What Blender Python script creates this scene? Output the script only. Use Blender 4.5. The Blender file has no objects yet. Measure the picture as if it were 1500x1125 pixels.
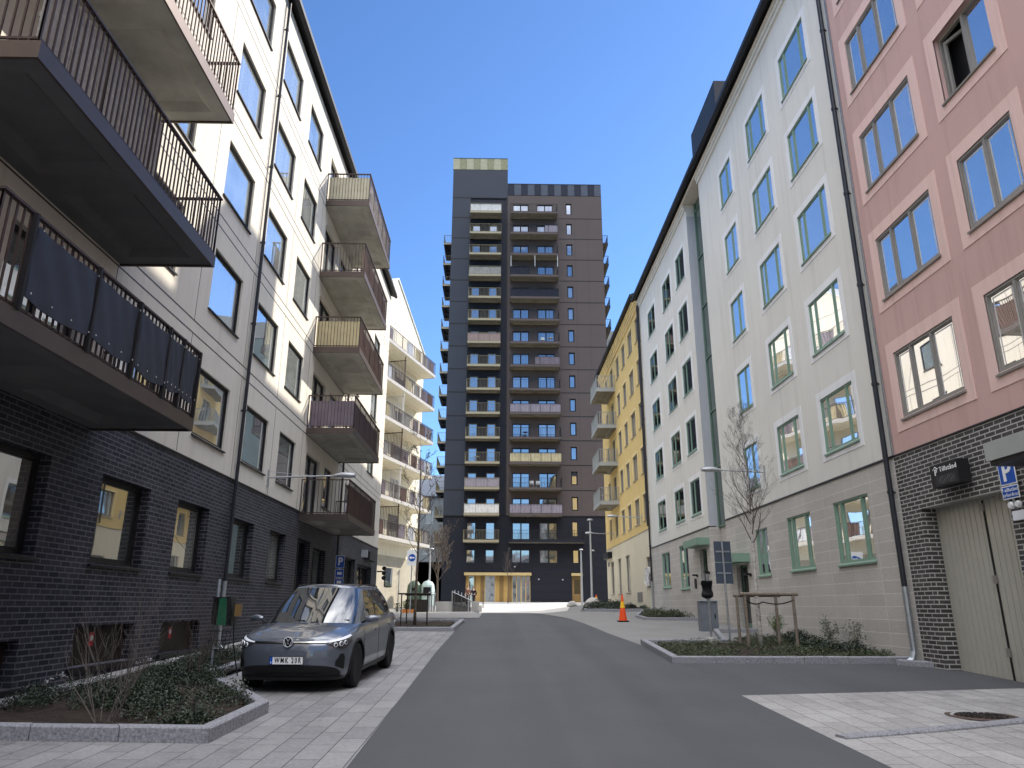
import bpy, bmesh, math, random
import numpy as np
from mathutils import Vector, Matrix
random.seed(7)
R = math.radians
sc = bpy.context.scene
col = sc.collection

# ------------------------------------------------------------------ camera
H = 1.6
cam = bpy.data.cameras.new('camera'); camo = bpy.data.objects.new('camera', cam); col.objects.link(camo)
cam.sensor_width = 36; cam.lens = 1071.0 / 1500 * 36; cam.clip_start = .1; cam.clip_end = 3000
rot = Matrix(((0.99983599, -0.00804436, -0.01622622),
              (-0.01786433, -0.29074193, -0.95663473),
              (0.00297787, 0.95676769, -0.29083795)))
camo.matrix_world = Matrix.Translation((0, 0, H)) @ rot.to_4x4()
sc.camera = camo

# ------------------------------------------------------------------ light
sun_vec = Vector((1.7, 1.2, 1.37)).normalized()
elev = math.asin(sun_vec.z); az = math.atan2(sun_vec.x, sun_vec.y)
w = bpy.data.worlds.new('World'); sc.world = w; w.use_nodes = True
wn = w.node_tree.nodes; wl = w.node_tree.links
sky = wn.new('ShaderNodeTexSky'); sky.sky_type = 'NISHITA'; sky.sun_disc = False
sky.sun_elevation = elev; sky.sun_rotation = az; sky.air_density = 1.0; sky.dust_density = .2; sky.ozone_density = 4.0
# bright cloud added out of view, overhead and behind the camera, to fill the shade
SKY_K, FILL_CLOUD = .060, 3.0
tc = wn.new('ShaderNodeTexCoord'); sx = wn.new('ShaderNodeSeparateXYZ'); wl.new(tc.outputs['Generated'], sx.inputs[0])
def wmath(op, a, b=None, clamp=False):
    m = wn.new('ShaderNodeMath'); m.operation = op; m.use_clamp = clamp
    for k, v in enumerate((a, b)):
        if v is None: continue
        if isinstance(v, (int, float)): m.inputs[k].default_value = v
        else: wl.new(v, m.inputs[k])
    return m.outputs[0]
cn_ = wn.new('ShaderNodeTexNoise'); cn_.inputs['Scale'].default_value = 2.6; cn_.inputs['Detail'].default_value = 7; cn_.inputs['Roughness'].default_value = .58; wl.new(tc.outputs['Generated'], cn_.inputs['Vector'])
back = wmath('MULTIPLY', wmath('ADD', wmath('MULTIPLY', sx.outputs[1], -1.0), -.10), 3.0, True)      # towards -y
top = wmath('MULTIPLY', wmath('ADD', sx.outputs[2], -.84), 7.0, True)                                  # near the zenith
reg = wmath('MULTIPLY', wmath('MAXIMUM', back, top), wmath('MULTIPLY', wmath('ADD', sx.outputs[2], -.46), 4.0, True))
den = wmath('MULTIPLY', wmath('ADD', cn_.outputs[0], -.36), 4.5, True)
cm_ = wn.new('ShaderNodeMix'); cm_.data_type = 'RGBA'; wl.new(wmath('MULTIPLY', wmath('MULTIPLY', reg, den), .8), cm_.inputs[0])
tm = wn.new('ShaderNodeMix'); tm.data_type = 'RGBA'; tm.blend_type = 'MULTIPLY'; tm.inputs[0].default_value = 1; tm.inputs[7].default_value = (.76, .94, 1.16, 1); wl.new(sky.outputs[0], tm.inputs[6]); wl.new(tm.outputs[2], cm_.inputs[6]); cm_.inputs[7].default_value = (FILL_CLOUD / SKY_K * 1.0, FILL_CLOUD / SKY_K * 1.0, FILL_CLOUD / SKY_K * 1.02, 1)
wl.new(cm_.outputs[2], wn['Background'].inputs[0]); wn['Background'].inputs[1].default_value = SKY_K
sl = bpy.data.lights.new('sun', 'SUN'); slo = bpy.data.objects.new('sun', sl); col.objects.link(slo)
sl.energy = 1.9; sl.angle = R(.6); sl.color = (1, .93, .82)
slo.rotation_euler = sun_vec.to_track_quat('Z', 'Y').to_euler(); slo.location = sun_vec * 120
sc.view_settings.view_transform = 'Standard'; sc.view_settings.look = 'None'; sc.view_settings.exposure = 1.78; sc.view_settings.gamma = 1
sc.cycles.use_denoising = True
sc.cycles.max_bounces = 8; sc.cycles.diffuse_bounces = 4; sc.cycles.glossy_bounces = 4
sc.cycles.sample_clamp_indirect = 6

# ------------------------------------------------------------------ materials
MATS = {}
def nodes(m): return m.node_tree.nodes, m.node_tree.links
def newmat(name):
    m = bpy.data.materials.new(name); m.use_nodes = True; MATS[name] = m
    n, l = nodes(m); b = n['Principled BSDF']; return m, n, l, b
def posvec(n, l, mode='wall'):
    g = n.new('ShaderNodeNewGeometry')
    if mode == 'pos': return g.outputs['Position']
    s = n.new('ShaderNodeSeparateXYZ'); l.new(g.outputs['Position'], s.inputs[0])
    c = n.new('ShaderNodeCombineXYZ')
    if mode == 'wall':
        a = n.new('ShaderNodeMath'); a.operation = 'ADD'; l.new(s.outputs[0], a.inputs[0]); l.new(s.outputs[1], a.inputs[1])
        l.new(a.outputs[0], c.inputs[0]); l.new(s.outputs[2], c.inputs[1])
    elif mode == 'floor_yx':
        l.new(s.outputs[1], c.inputs[0]); l.new(s.outputs[0], c.inputs[1])
    return c.outputs[0]
def noise(n, l, vec, scale, detail=4, rough=.6):
    t = n.new('ShaderNodeTexNoise'); t.inputs['Scale'].default_value = scale; t.inputs['Detail'].default_value = detail; t.inputs['Roughness'].default_value = rough
    l.new(vec, t.inputs['Vector']); return t.outputs[0]
def ramp(n, l, fac, stops):
    r = n.new('ShaderNodeValToRGB'); e = r.color_ramp.elements
    while len(e) < len(stops): e.new(.5)
    for k, (p, c) in enumerate(stops):
        e[k].position = p; e[k].color = (*c, 1) if len(c) == 3 else c
    l.new(fac, r.inputs[0]); return r.outputs[0]
def bump(n, l, b, h, strength=.3, dist=.01):
    u = n.new('ShaderNodeBump'); u.inputs['Strength'].default_value = strength; u.inputs['Distance'].default_value = dist
    l.new(h, u.inputs['Height']); l.new(u.outputs[0], b.inputs['Normal']); return u
def mul(c, k): return tuple(min(1, x * k) for x in c)
def mixc(n, l, fac, a, b):
    m = n.new('ShaderNodeMix'); m.data_type = 'RGBA'
    if isinstance(fac, (int, float)): m.inputs[0].default_value = fac
    else: l.new(fac, m.inputs[0])
    for k, v in ((6, a), (7, b)):
        if isinstance(v, tuple): m.inputs[k].default_value = (*v, 1)
        else: l.new(v, m.inputs[k])
    return m.outputs[2]
def plain(name, c, rough=.6, metal=0, var=.12, scale=3, bs=0, bscale=60, ior=None, streak=False):
    m, n, l, b = newmat(name)
    p = posvec(n, l, 'pos')
    f = noise(n, l, p, scale)
    l.new(ramp(n, l, f, [(.3, mul(c, 1 - var)), (.7, mul(c, 1 + var))]), b.inputs['Base Color'])
    b.inputs['Roughness'].default_value = rough; b.inputs['Metallic'].default_value = metal
    if ior: b.inputs['IOR'].default_value = ior
    b.inputs['Specular IOR Level'].default_value = .22 if rough > .3 else .5
    if bs: bump(n, l, b, noise(n, l, p, bscale, 6), bs)
    return m
def plaster(name, c, var=.05, bs=.25):
    m, n, l, b = newmat(name)
    p = posvec(n, l, 'pos')
    f1 = noise(n, l, p, .35, 5, .65)
    # faint rain streaks: noise stretched along z
    mp = n.new('ShaderNodeMapping'); mp.inputs['Scale'].default_value = (3, 3, .18); l.new(p, mp.inputs[0])
    f2 = noise(n, l, mp.outputs[0], 1.2, 5, .7)
    a = ramp(n, l, f1, [(.3, mul(c, 1 - var)), (.7, mul(c, 1 + var * .6))])
    s = ramp(n, l, f2, [(.33, (.84, .83, .81)), (.50, (1, 1, 1))])
    mm = n.new('ShaderNodeMix'); mm.data_type = 'RGBA'; mm.blend_type = 'MULTIPLY'; mm.inputs[0].default_value = .6
    l.new(a, mm.inputs[6]); l.new(s, mm.inputs[7]); l.new(mm.outputs[2], b.inputs['Base Color'])
    b.inputs['Roughness'].default_value = .9; b.inputs['Specular IOR Level'].default_value = .15
    bump(n, l, b, noise(n, l, p, 90, 4, .7), bs, .004)
    return m
def brick(name, c1, c2, cm, bw=.25, bh=.077, mort=.009, mode='wall', rough=.75, offset=.5, bs=.5, rib=False, big=.12, ior=None):
    m, n, l, b = newmat(name)
    v = posvec(n, l, mode)
    t = n.new('ShaderNodeTexBrick'); l.new(v, t.inputs['Vector'])
    t.offset = offset; t.inputs['Scale'].default_value = 1; t.inputs['Brick Width'].default_value = bw; t.inputs['Row Height'].default_value = bh
    t.inputs['Mortar Size'].default_value = mort; t.inputs['Mortar Smooth'].default_value = .15; t.inputs['Bias'].default_value = 0
    t.inputs['Color1'].default_value = (*c1, 1); t.inputs['Color2'].default_value = (*c2, 1); t.inputs['Mortar'].default_value = (*cm, 1)
    p = posvec(n, l, 'pos'); f = noise(n, l, p, .8, 6, .7)
    s = ramp(n, l, f, [(.3, (1 - big,) * 3), (.7, (1 + big,) * 3)])
    mm = n.new('ShaderNodeMix'); mm.data_type = 'RGBA'; mm.blend_type = 'MULTIPLY'; mm.inputs[0].default_value = 1
    l.new(t.outputs[0], mm.inputs[6]); l.new(s, mm.inputs[7])
    mm2 = n.new('ShaderNodeMix'); mm2.data_type = 'RGBA'; mm2.blend_type = 'MULTIPLY'; mm2.inputs[0].default_value = 1
    f3 = noise(n, l, p, 25, 5, .7); l.new(mm.outputs[2], mm2.inputs[6]); l.new(ramp(n, l, f3, [(.3, (.82,) * 3), (.7, (1.15,) * 3)]), mm2.inputs[7])
    outc = mm2.outputs[2]
    if mode == 'floor_yx':
        for sc_, stops, sd in ((1.7, [(.30, (.72,) * 3), (.44, (1,) * 3), (.72, (1.06,) * 3)], 0), (6.0, [(.30, (.80,) * 3), (.38, (1,) * 3)], 1)):
            m3 = n.new('ShaderNodeMix'); m3.data_type = 'RGBA'; m3.blend_type = 'MULTIPLY'; m3.inputs[0].default_value = 1; l.new(outc, m3.inputs[6]); l.new(ramp(n, l, noise(n, l, p, sc_, 6, .75), stops), m3.inputs[7]); outc = m3.outputs[2]
        vo = n.new('ShaderNodeTexVoronoi'); vo.inputs['Scale'].default_value = 3.2; l.new(p, vo.inputs['Vector'])
        m3 = n.new('ShaderNodeMix'); m3.data_type = 'RGBA'; m3.blend_type = 'MULTIPLY'; m3.inputs[0].default_value = 1; l.new(outc, m3.inputs[6]); l.new(ramp(n, l, vo.outputs['Distance'], [(.05, (.55,) * 3), (.075, (1,) * 3)]), m3.inputs[7]); outc = m3.outputs[2]
    l.new(outc, b.inputs['Base Color'])
    b.inputs['Roughness'].default_value = rough; b.inputs['Specular IOR Level'].default_value = .2
    if ior: b.inputs['IOR'].default_value = ior
    inv = n.new('ShaderNodeMath'); inv.operation = 'SUBTRACT'; inv.inputs[0].default_value = 1; l.new(t.outputs['Fac'], inv.inputs[1])
    hsum = n.new('ShaderNodeMath'); hsum.operation = 'MULTIPLY_ADD'; l.new(f3, hsum.inputs[0]); hsum.inputs[1].default_value = .35; l.new(inv.outputs[0], hsum.inputs[2])
    h = hsum.outputs[0]
    if rib:
        wv = n.new('ShaderNodeTexWave'); wv.wave_type = 'BANDS'; wv.bands_direction = 'X'; wv.inputs['Scale'].default_value = 6.5; l.new(v, wv.inputs['Vector'])
        h2 = n.new('ShaderNodeMath'); h2.operation = 'MULTIPLY_ADD'; l.new(wv.outputs['Fac'], h2.inputs[0]); h2.inputs[1].default_value = .6; l.new(h, h2.inputs[2]); h = h2.outputs[0]
    bump(n, l, b, h, bs, .008)
    return m
def glass(name, tint=(.02, .024, .026), rough=.015, ior=13.0, curtain=.25, wav=.045, cc=(.30, .29, .27)):
    """double glazing over a dim room: dark base, strong mirror layer, curtains in some rooms, sky haze painted into the paler tints"""
    m, n, l, b = newmat(name)
    p = posvec(n, l, 'pos'); oi = n.new('ShaderNodeObjectInfo')
    s = n.new('ShaderNodeSeparateXYZ'); l.new(p, s.inputs[0])
    v = posvec(n, l, 'wall')
    mp = n.new('ShaderNodeMapping'); mp.inputs['Scale'].default_value = (7, .25, 1); l.new(v, mp.inputs[0])
    f = noise(n, l, mp.outputs[0], 1.5, 3, .5)
    cur = ramp(n, l, f, [(.3, mul(cc, .7)), (.7, mul(cc, 1.1))])
    g = n.new('ShaderNodeMath'); g.operation = 'LESS_THAN'; l.new(oi.outputs['Random'], g.inputs[0]); g.inputs[1].default_value = curtain
    room = ramp(n, l, noise(n, l, v, 1.3, 3), [(.35, tint), (.75, mul(tint, 2.0))])
    l.new(mixc(n, l, g.outputs[0], room, cur), b.inputs['Base Color'])
    b.inputs['Roughness'].default_value = rough; b.inputs['IOR'].default_value = ior
    addv = n.new('ShaderNodeVectorMath'); addv.operation = 'ADD'; l.new(p, addv.inputs[0])
    cc = n.new('ShaderNodeCombineXYZ'); ml = n.new('ShaderNodeMath'); ml.operation = 'MULTIPLY'; ml.inputs[1].default_value = 50; l.new(oi.outputs['Random'], ml.inputs[0]); l.new(ml.outputs[0], cc.inputs[0]); l.new(cc.outputs[0], addv.inputs[1])
    bump(n, l, b, noise(n, l, addv.outputs[0], .55, 1, .4), wav, .25)
    return m

plaster('cream_render', (.66, .615, .53)); plaster('white_render', (.72, .70, .63)); plaster('white_band', (.80, .80, .78), .02)
plaster('pink_render', (.58, .385, .345)); plaster('pink_band', (.76, .54, .48), .02)
plaster('yellow_render', (.74, .54, .22)); plaster('yellow_band', (.82, .66, .34), .02); plaster('cream_plinth', (.72, .64, .47))
plaster('gable_render', (.78, .73, .60)); plaster('return_render', (.46, .47, .49)); plaster('grey_render', (.26, .27, .26))
brick('dark_brick', (.016, .017, .025), (.045, .043, .053), (.135, .135, .145), bw=.265, bh=.083, rough=.6, mort=.009, big=.32)
brick('grey_brick', (.050, .048, .045), (.085, .081, .077), (.45, .43, .40), bw=.275, bh=.083, mort=.011)
brick('black_glazed_brick', (.018, .02, .03), (.035, .036, .05), (.30, .29, .29), rough=.25)
brick('tan_brick', (.40, .35, .26), (.47, .42, .32), (.5, .47, .4))
brick('ribbed_tile', (.48, .45, .405), (.53, .495, .445), (.64, .61, .56), bw=1.24, bh=.27, mort=.009, offset=0, rib=True, bs=.45, big=.08)
brick('paver_left', (.205, .20, .20), (.265, .258, .252), (.07, .07, .07), bw=.62, bh=.27, mort=.006, mode='floor_yx', rough=.8, big=.16)
brick('paver_right', (.29, .28, .268), (.36, .35, .335), (.11, .11, .105), bw=.58, bh=.29, mort=.006, mode='floor_yx', rough=.8, big=.14)
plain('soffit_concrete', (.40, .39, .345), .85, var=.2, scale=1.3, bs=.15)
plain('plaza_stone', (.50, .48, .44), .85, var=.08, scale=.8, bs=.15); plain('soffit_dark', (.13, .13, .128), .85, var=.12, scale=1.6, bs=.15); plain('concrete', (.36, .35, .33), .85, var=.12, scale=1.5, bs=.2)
plain('granite', (.25, .25, .265), .8, var=.42, scale=38, bs=1, bscale=16)
plain('bronze_metal', (.10, .078, .068), .38, .55, .06)
plain('dark_metal', (.025, .022, .022), .45, .3, .1)
plain('bar_metal', (.075, .052, .045), .45, .4, .1)
plain('black_frame', (.018, .017, .017), .45, 0, .1)
plain('green_frame', (.21, .32, .24), .45, 0, .06)
plain('green_glazing_frame', (.13, .21, .16), .45)
plain('grey_frame', (.25, .235, .21), .45, 0, .06)
plain('brown_frame', (.22, .20, .17), .5, 0, .06)
plain('tower_frame', (.02, .02, .024), .4)
plain('white_frame', (.55, .55, .53), .5)
plain('galvanised', (.42, .44, .45), .42, .8, .15, 12)
plain('pipe_dark', (.035, .036, .042), .4, .3, .1)
plain('roof_metal', (.03, .03, .034), .5, .4, .1)
plain('light_grey_metal', (.45, .46, .47), .4, .3, .05)
plain('canopy_grey', (.36, .37, .345), .5, .1, .05)
plain('dark_fabric', (.034, .038, .052), .5, 0, .12, 4, .2, 6)
plain('black_plastic', (.012, .012, .013), .45)
plain('rubber', (.014, .014, .015), .8)
plain('black_bag', (.008, .008, .009), .35, bs=.6, bscale=14)
plain('white_fabric', (.72, .70, .66), .85); plain('lilac_fabric', (.30, .265, .30), .85); plain('brown_fabric', (.13, .075, .06), .85)
plain('yellow_fabric', (.55, .47, .28), .85); plain('pink_fabric', (.30, .215, .20), .85); plain('grey_fabric', (.30, .29, .27), .85); plain('cream_fabric', (.60, .55, .40), .85); plain('mauve_fabric', (.20, .165, .19), .85)
plain('blue_sign', (.012, .085, .42), .4, 0, .02); plain('white_sign', (.82, .82, .80), .45, 0, .01); plain('sign_back', (.075, .095, .125), .5, .2, .05)
plain('red_sign', (.5, .03, .03), .5); plain('cone_orange', (.78, .085, .02), .5, 0, .04); plain('cone_yellow', (.85, .50, .03), .45, 0, .02)
plain('board_grey', (.36, .33, .29), .8, 0, .2, 14, .3); plain('hatch_brown', (.035, .024, .02), .6, 0, .3); plain('timber_grey', (.20, .165, .13), .85, 0, .25, 14, .4); plain('timber_dark', (.03, .025, .022), .8)
plain('soil', (.035, .026, .02), .95, 0, .4, 9, 1, 25)
plain('gravel', (.10, .09, .08), .95, 0, .5, 40, 1, 40)
plain('bark_brown', (.12, .095, .075), .9, 0, .3, 20, .4); plain('twig_brown', (.10, .08, .068), .85, 0, .2)
plain('twig_pale', (.15, .13, .112), .85, 0, .2)
plain('wood_panel', (.42, .26, .085), .5, 0, .1, 2); plain('wood_panel_dark', (.22, .135, .05), .5, 0, .1); plain('wood_pale', (.50, .37, .17), .5, 0, .08)
plain('olive_balcony', (.30, .26, .17), .5, .1, .06); plain('olive_bar', (.22, .185, .11), .5, .1)
plain('tower_slate', (.036, .040, .050), .5, .2, .05, .4); plain('tower_navy', (.014, .015, .022), .55, .1, .05, .4); plain('tower_brown', (.088, .068, .061), .6, .1, .05, .4)
plain('tower_soffit', (.24, .22, .17), .8); plain('navy_band', (.006, .009, .022), .5); plain('slate_band', (.06, .07, .09), .5)
plain('beige_band', (.36, .34, .22), .6); plain('olive_band', (.24, .23, .13), .6)
plain('garage_metal', (.47, .45, .385), .45, .15, .04)
plain('rust_iron', (.11, .08, .065), .7, .5, .3, 30, .4)
plain('igloo_green', (.09, .13, .09), .5); plain('igloo_pale', (.50, .62, .58), .5); plain('orange_box', (.55, .20, .05), .6)
plain('charger_green', (.02, .12, .06), .4); plain('skin', (.55, .36, .27), .6, 0, .03); plain('brown_coat', (.16, .08, .06), .85); plain('dark_cloth', (.02, .02, .025), .85); plain('hair_dark', (.03, .02, .015), .7)
plain('stone_pale', (.42, .40, .37), .85, 0, .15, 6, .6, 8)
plain('chrome', (.7, .71, .72), .15, 1, .02); plain('clear_white', (.8, .82, .85), .3)
plain('far_green', (.16, .20, .19), .5, .2, .05); plain('far_roof', (.30, .30, .28), .6)
plain('boiler_grey', (.17, .185, .21), .5, .3)
glass('glass', (.07, .085, .10)); glass('glass_left', (.16, .18, .18), ior=8.0, curtain=.5, wav=.04, cc=(.36, .39, .375)); glass('glass_ground', (.05, .055, .05), ior=5.0, curtain=.4, wav=.04, cc=(.22, .22, .19)); glass('glass_tower', (.03, .04, .05), .03, 5.5, .18, .03, cc=(.16, .18, .21)); glass('glass_green', (.045, .07, .055), .04, 1.8, .0, .05)  # lifted glass and glass_left colours paint in sky reflection and haze
glass('glass_dark', (.008, .009, .01), .02, 1.7, .1, .03); glass('glass_lit', (.05, .055, .06), .02, 1.9, .95, .03)

def asphalt():
    m, n, l, b = newmat('asphalt'); p = posvec(n, l, 'pos')
    f = noise(n, l, p, 140, 4, .8); g = noise(n, l, p, .35, 6, .65)
    mp = n.new('ShaderNodeMapping'); mp.inputs['Scale'].default_value = (1.4, .12, 1); l.new(p, mp.inputs[0]); s = noise(n, l, mp.outputs[0], 1.0, 4, .6)
    a = ramp(n, l, f, [(.3, (.045, .045, .048)), (.62, (.085, .085, .089)), (.8, (.15, .148, .147))])
    c = ramp(n, l, g, [(.3, (.86, .86, .87)), (.7, (1.1, 1.1, 1.09))]); d = ramp(n, l, s, [(.35, (.93,) * 3), (.65, (1.05,) * 3)])
    for k in (c, d):
        mm = n.new('ShaderNodeMix'); mm.data_type = 'RGBA'; mm.blend_type = 'MULTIPLY'; mm.inputs[0].default_value = 1; l.new(a, mm.inputs[6]); l.new(k, mm.inputs[7]); a = mm.outputs[2]
    sp_ = n.new('ShaderNodeSeparateXYZ'); l.new(p, sp_.inputs[0]); tr = n.new('ShaderNodeMath'); tr.operation = 'SINE'; tm_ = n.new('ShaderNodeMath'); tm_.operation = 'MULTIPLY'; tm_.inputs[1].default_value = 3.6; l.new(sp_.outputs[0], tm_.inputs[0]); l.new(tm_.outputs[0], tr.inputs[0])
    trc = ramp(n, l, tr.outputs[0], [(.2, (1.03,) * 3), (.9, (.94,) * 3)]); st = noise(n, l, p, 2.2, 5, .75); stc = ramp(n, l, st, [(.28, (.80,) * 3), (.36, (1,) * 3), (.68, (1,) * 3), (.78, (1.14,) * 3)])
    gv = n.new('ShaderNodeTexVoronoi'); gv.inputs['Scale'].default_value = 7; l.new(p, gv.inputs['Vector']); gvc = ramp(n, l, gv.outputs['Distance'], [(.0, (2.2, 2.15, 2.0)), (.035, (1,) * 3)])
    for k in (trc, stc, gvc):
        mm = n.new('ShaderNodeMix'); mm.data_type = 'RGBA'; mm.blend_type = 'MULTIPLY'; mm.inputs[0].default_value = 1; l.new(a, mm.inputs[6]); l.new(k, mm.inputs[7]); a = mm.outputs[2]
    # old repair seams and dark spots
    vor = n.new('ShaderNodeTexVoronoi'); vor.feature = 'DISTANCE_TO_EDGE'; vor.inputs['Scale'].default_value = .16; l.new(p, vor.inputs['Vector'])
    cr = ramp(n, l, vor.outputs[0], [(.0, (.8,) * 3), (.004, (1,) * 3)])
    mm = n.new('ShaderNodeMix'); mm.data_type = 'RGBA'; mm.blend_type = 'MULTIPLY'; mm.inputs[0].default_value = .35; l.new(a, mm.inputs[6]); l.new(cr, mm.inputs[7])
    l.new(mm.outputs[2], b.inputs['Base Color']); b.inputs['Roughness'].default_value = .82
    bump(n, l, b, f, .5, .004)
asphalt()
def pavement():
    m, n, l, b = newmat('pavement_grey'); p = posvec(n, l, 'pos')
    f = noise(n, l, p, 110, 4, .8); g = noise(n, l, p, .5, 6, .7)
    a = ramp(n, l, f, [(.3, (.17, .165, .155)), (.7, (.26, .25, .235))]); c = ramp(n, l, g, [(.3, (.86,) * 3), (.7, (1.1,) * 3)])
    mm = n.new('ShaderNodeMix'); mm.data_type = 'RGBA'; mm.blend_type = 'MULTIPLY'; mm.inputs[0].default_value = 1; l.new(a, mm.inputs[6]); l.new(c, mm.inputs[7])
    l.new(mm.outputs[2], b.inputs['Base Color']); b.inputs['Roughness'].default_value = .85; bump(n, l, b, f, .3, .003)
pavement()
def foliage(name, cols):
    m, n, l, b = newmat(name); p = posvec(n, l, 'pos')
    f = noise(n, l, p, 9, 3, .8); k = len(cols)
    l.new(ramp(n, l, f, [(.32 + .36 * i / (k - 1), c) for i, c in enumerate(cols)]), b.inputs['Base Color'])
    b.inputs['Roughness'].default_value = .5
foliage('leaf_dark', [(.006, .010, .006), (.013, .023, .010), (.027, .042, .018), (.075, .08, .045)])
foliage('leaf_mixed', [(.015, .026, .010), (.032, .052, .018), (.065, .08, .03), (.11, .085, .05)])
foliage('leaf_fresh', [(.05, .10, .02), (.09, .15, .03), (.14, .17, .05)])
def birch_bark():
    m, n, l, b = newmat('birch_bark'); p = posvec(n, l, 'pos')
    mp = n.new('ShaderNodeMapping'); mp.inputs['Scale'].default_value = (6, 6, 22); l.new(p, mp.inputs[0]); f = noise(n, l, mp.outputs[0], 1.3, 5, .7)
    l.new(ramp(n, l, f, [(.36, (.06, .05, .045)), (.46, (.42, .39, .35)), (.7, (.60, .57, .52))]), b.inputs['Base Color']); b.inputs['Roughness'].default_value = .75
birch_bark()
def carpaint():
    m, n, l, b = newmat('car_paint'); b.inputs['Base Color'].default_value = (.085, .098, .122, 1); b.inputs['Metallic'].default_value = .25
    b.inputs['Roughness'].default_value = .35; b.inputs['Coat Weight'].default_value = 1; b.inputs['Coat Roughness'].default_value = .015; b.inputs['Coat IOR'].default_value = 1.75
    m, n, l, b = newmat('car_glass'); b.inputs['Base Color'].default_value = (.012, .014, .016, 1); b.inputs['Roughness'].default_value = .01; b.inputs['IOR'].default_value = 2.2
    m, n, l, b = newmat('lamp_glass'); b.inputs['Base Color'].default_value = (.03, .03, .033, 1); b.inputs['Roughness'].default_value = .03; b.inputs['IOR'].default_value = 1.8
carpaint()
M = MATS

# ------------------------------------------------------------------ helpers
class Frame:
    def __init__(s, o, u, n): s.o = Vector((o[0], o[1], 0)); s.u = Vector((u[0], u[1], 0)); s.n = Vector((n[0], n[1], 0))
    def P(s, u, w, z): return s.o + s.u * u + s.n * w + Vector((0, 0, z))
    def D(s, u, w, z): return s.u * u + s.n * w + Vector((0, 0, z))
WF = Frame((0, 0), (1, 0), (0, 1))
class MB:
    def __init__(s, fr=WF): s.v = []; s.f = []; s.fr = fr; s.smooth = False
    def quad(s, *pts):
        b = len(s.v); s.v += [Vector(p) for p in pts]; s.f.append(tuple(range(b, b + len(pts)))); return s
    def box(s, u0, u1, w0, w1, z0, z1):
        F = s.fr.P; c = [F(u, ww, z) for z in (z0, z1) for (u, ww) in ((u0, w0), (u1, w0), (u1, w1), (u0, w1))]
        b = len(s.v); s.v += c
        s.f += [tuple(b + i for i in q) for q in ((0, 3, 2, 1), (4, 5, 6, 7), (0, 1, 5, 4), (1, 2, 6, 5), (2, 3, 7, 6), (3, 0, 4, 7))]; return s
    def hexa(s, c):
        b = len(s.v); s.v += [Vector(p) for p in c]
        s.f += [tuple(b + i for i in q) for q in ((0, 3, 2, 1), (4, 5, 6, 7), (0, 1, 5, 4), (1, 2, 6, 5), (2, 3, 7, 6), (3, 0, 4, 7))]; return s
    def tube(s, pts, rs, n=8, cap=True):
        pts = [Vector(p) for p in pts]
        if not isinstance(rs, (list, tuple)): rs = [rs] * len(pts)
        rings = []; prev = None
        for i, p in enumerate(pts):
            d = (pts[min(i + 1, len(pts) - 1)] - pts[max(i - 1, 0)])
            if d.length < 1e-9: d = Vector((0, 0, 1))
            d.normalize()
            a = d.orthogonal().normalized() if prev is None else (prev - d * prev.dot(d))
            if a.length < 1e-6: a = d.orthogonal()
            a.normalize(); prev = a; bb = d.cross(a); r0 = len(s.v)
            for k in range(n):
                t = 2 * math.pi * k / n; s.v.append(p + (a * math.cos(t) + bb * math.sin(t)) * rs[i])
            rings.append(r0)
        for i in range(len(rings) - 1):
            for k in range(n):
                k2 = (k + 1) % n; s.f.append((rings[i] + k, rings[i] + k2, rings[i + 1] + k2, rings[i + 1] + k))
        if cap:
            s.f.append(tuple(rings[0] + k for k in range(n - 1, -1, -1))); s.f.append(tuple(rings[-1] + k for k in range(n)))
        return s
    def lathe(s, c, prof, n=16, axis='z', sx=1, sy=1):
        c = Vector(c); rings = []
        for (r, h) in prof:
            r0 = len(s.v)
            for k in range(n):
                t = 2 * math.pi * k / n; a, b = r * math.cos(t) * sx, r * math.sin(t) * sy
                s.v.append(c + (Vector((a, b, h)) if axis == 'z' else Vector((h, a, b)) if axis == 'x' else Vector((a, h, b))))
            rings.append(r0)
        for i in range(len(rings) - 1):
            for k in range(n):
                k2 = (k + 1) % n; s.f.append((rings[i] + k, rings[i] + k2, rings[i + 1] + k2, rings[i + 1] + k))
        if prof[0][0] > 1e-4: s.f.append(tuple(rings[0] + k for k in range(n - 1, -1, -1)))
        if prof[-1][0] > 1e-4: s.f.append(tuple(rings[-1] + k for k in range(n)))
        return s
    def grid(s, pts, close=False):
        b = len(s.v); m = len(pts[0]); s.v += [Vector(p) for r in pts for p in r]
        for i in range(len(pts) - 1):
            for j in range(m - 1 + (1 if close else 0)):
                j2 = (j + 1) % m; s.f.append((b + i * m + j, b + i * m + j2, b + (i + 1) * m + j2, b + (i + 1) * m + j))
        return s
    def mesh(s, name, mat, origin=None, smooth=False, weld=False):
        if origin is None:
            lo = [min(v[k] for v in s.v) for k in range(3)]; hi = [max(v[k] for v in s.v) for k in range(3)]
            origin = Vector(((lo[0] + hi[0]) / 2, (lo[1] + hi[1]) / 2, lo[2]))
        origin = Vector(origin); me = bpy.data.meshes.new(name)
        me.from_pydata([v - origin for v in s.v], [], s.f)
        if weld:
            bm = bmesh.new(); bm.from_mesh(me); bmesh.ops.remove_doubles(bm, verts=bm.verts, dist=.0004)
            bmesh.ops.recalc_face_normals(bm, faces=bm.faces); bm.to_mesh(me); bm.free()
        me.materials.append(M[mat] if isinstance(mat, str) else mat)
        if smooth: me.polygons.foreach_set('use_smooth', [True] * len(me.polygons))
        me.update(); return me, origin
    def build(s, name, mat, parent=None, origin=None, smooth=False, weld=False):
        me, o = s.mesh(name, mat, origin, smooth, weld); return link(name, me, parent, o)
WORLD = {}
def wloc(o):
    return WORLD.get(o.name, Vector((0, 0, 0))) if o else Vector((0, 0, 0))
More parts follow.
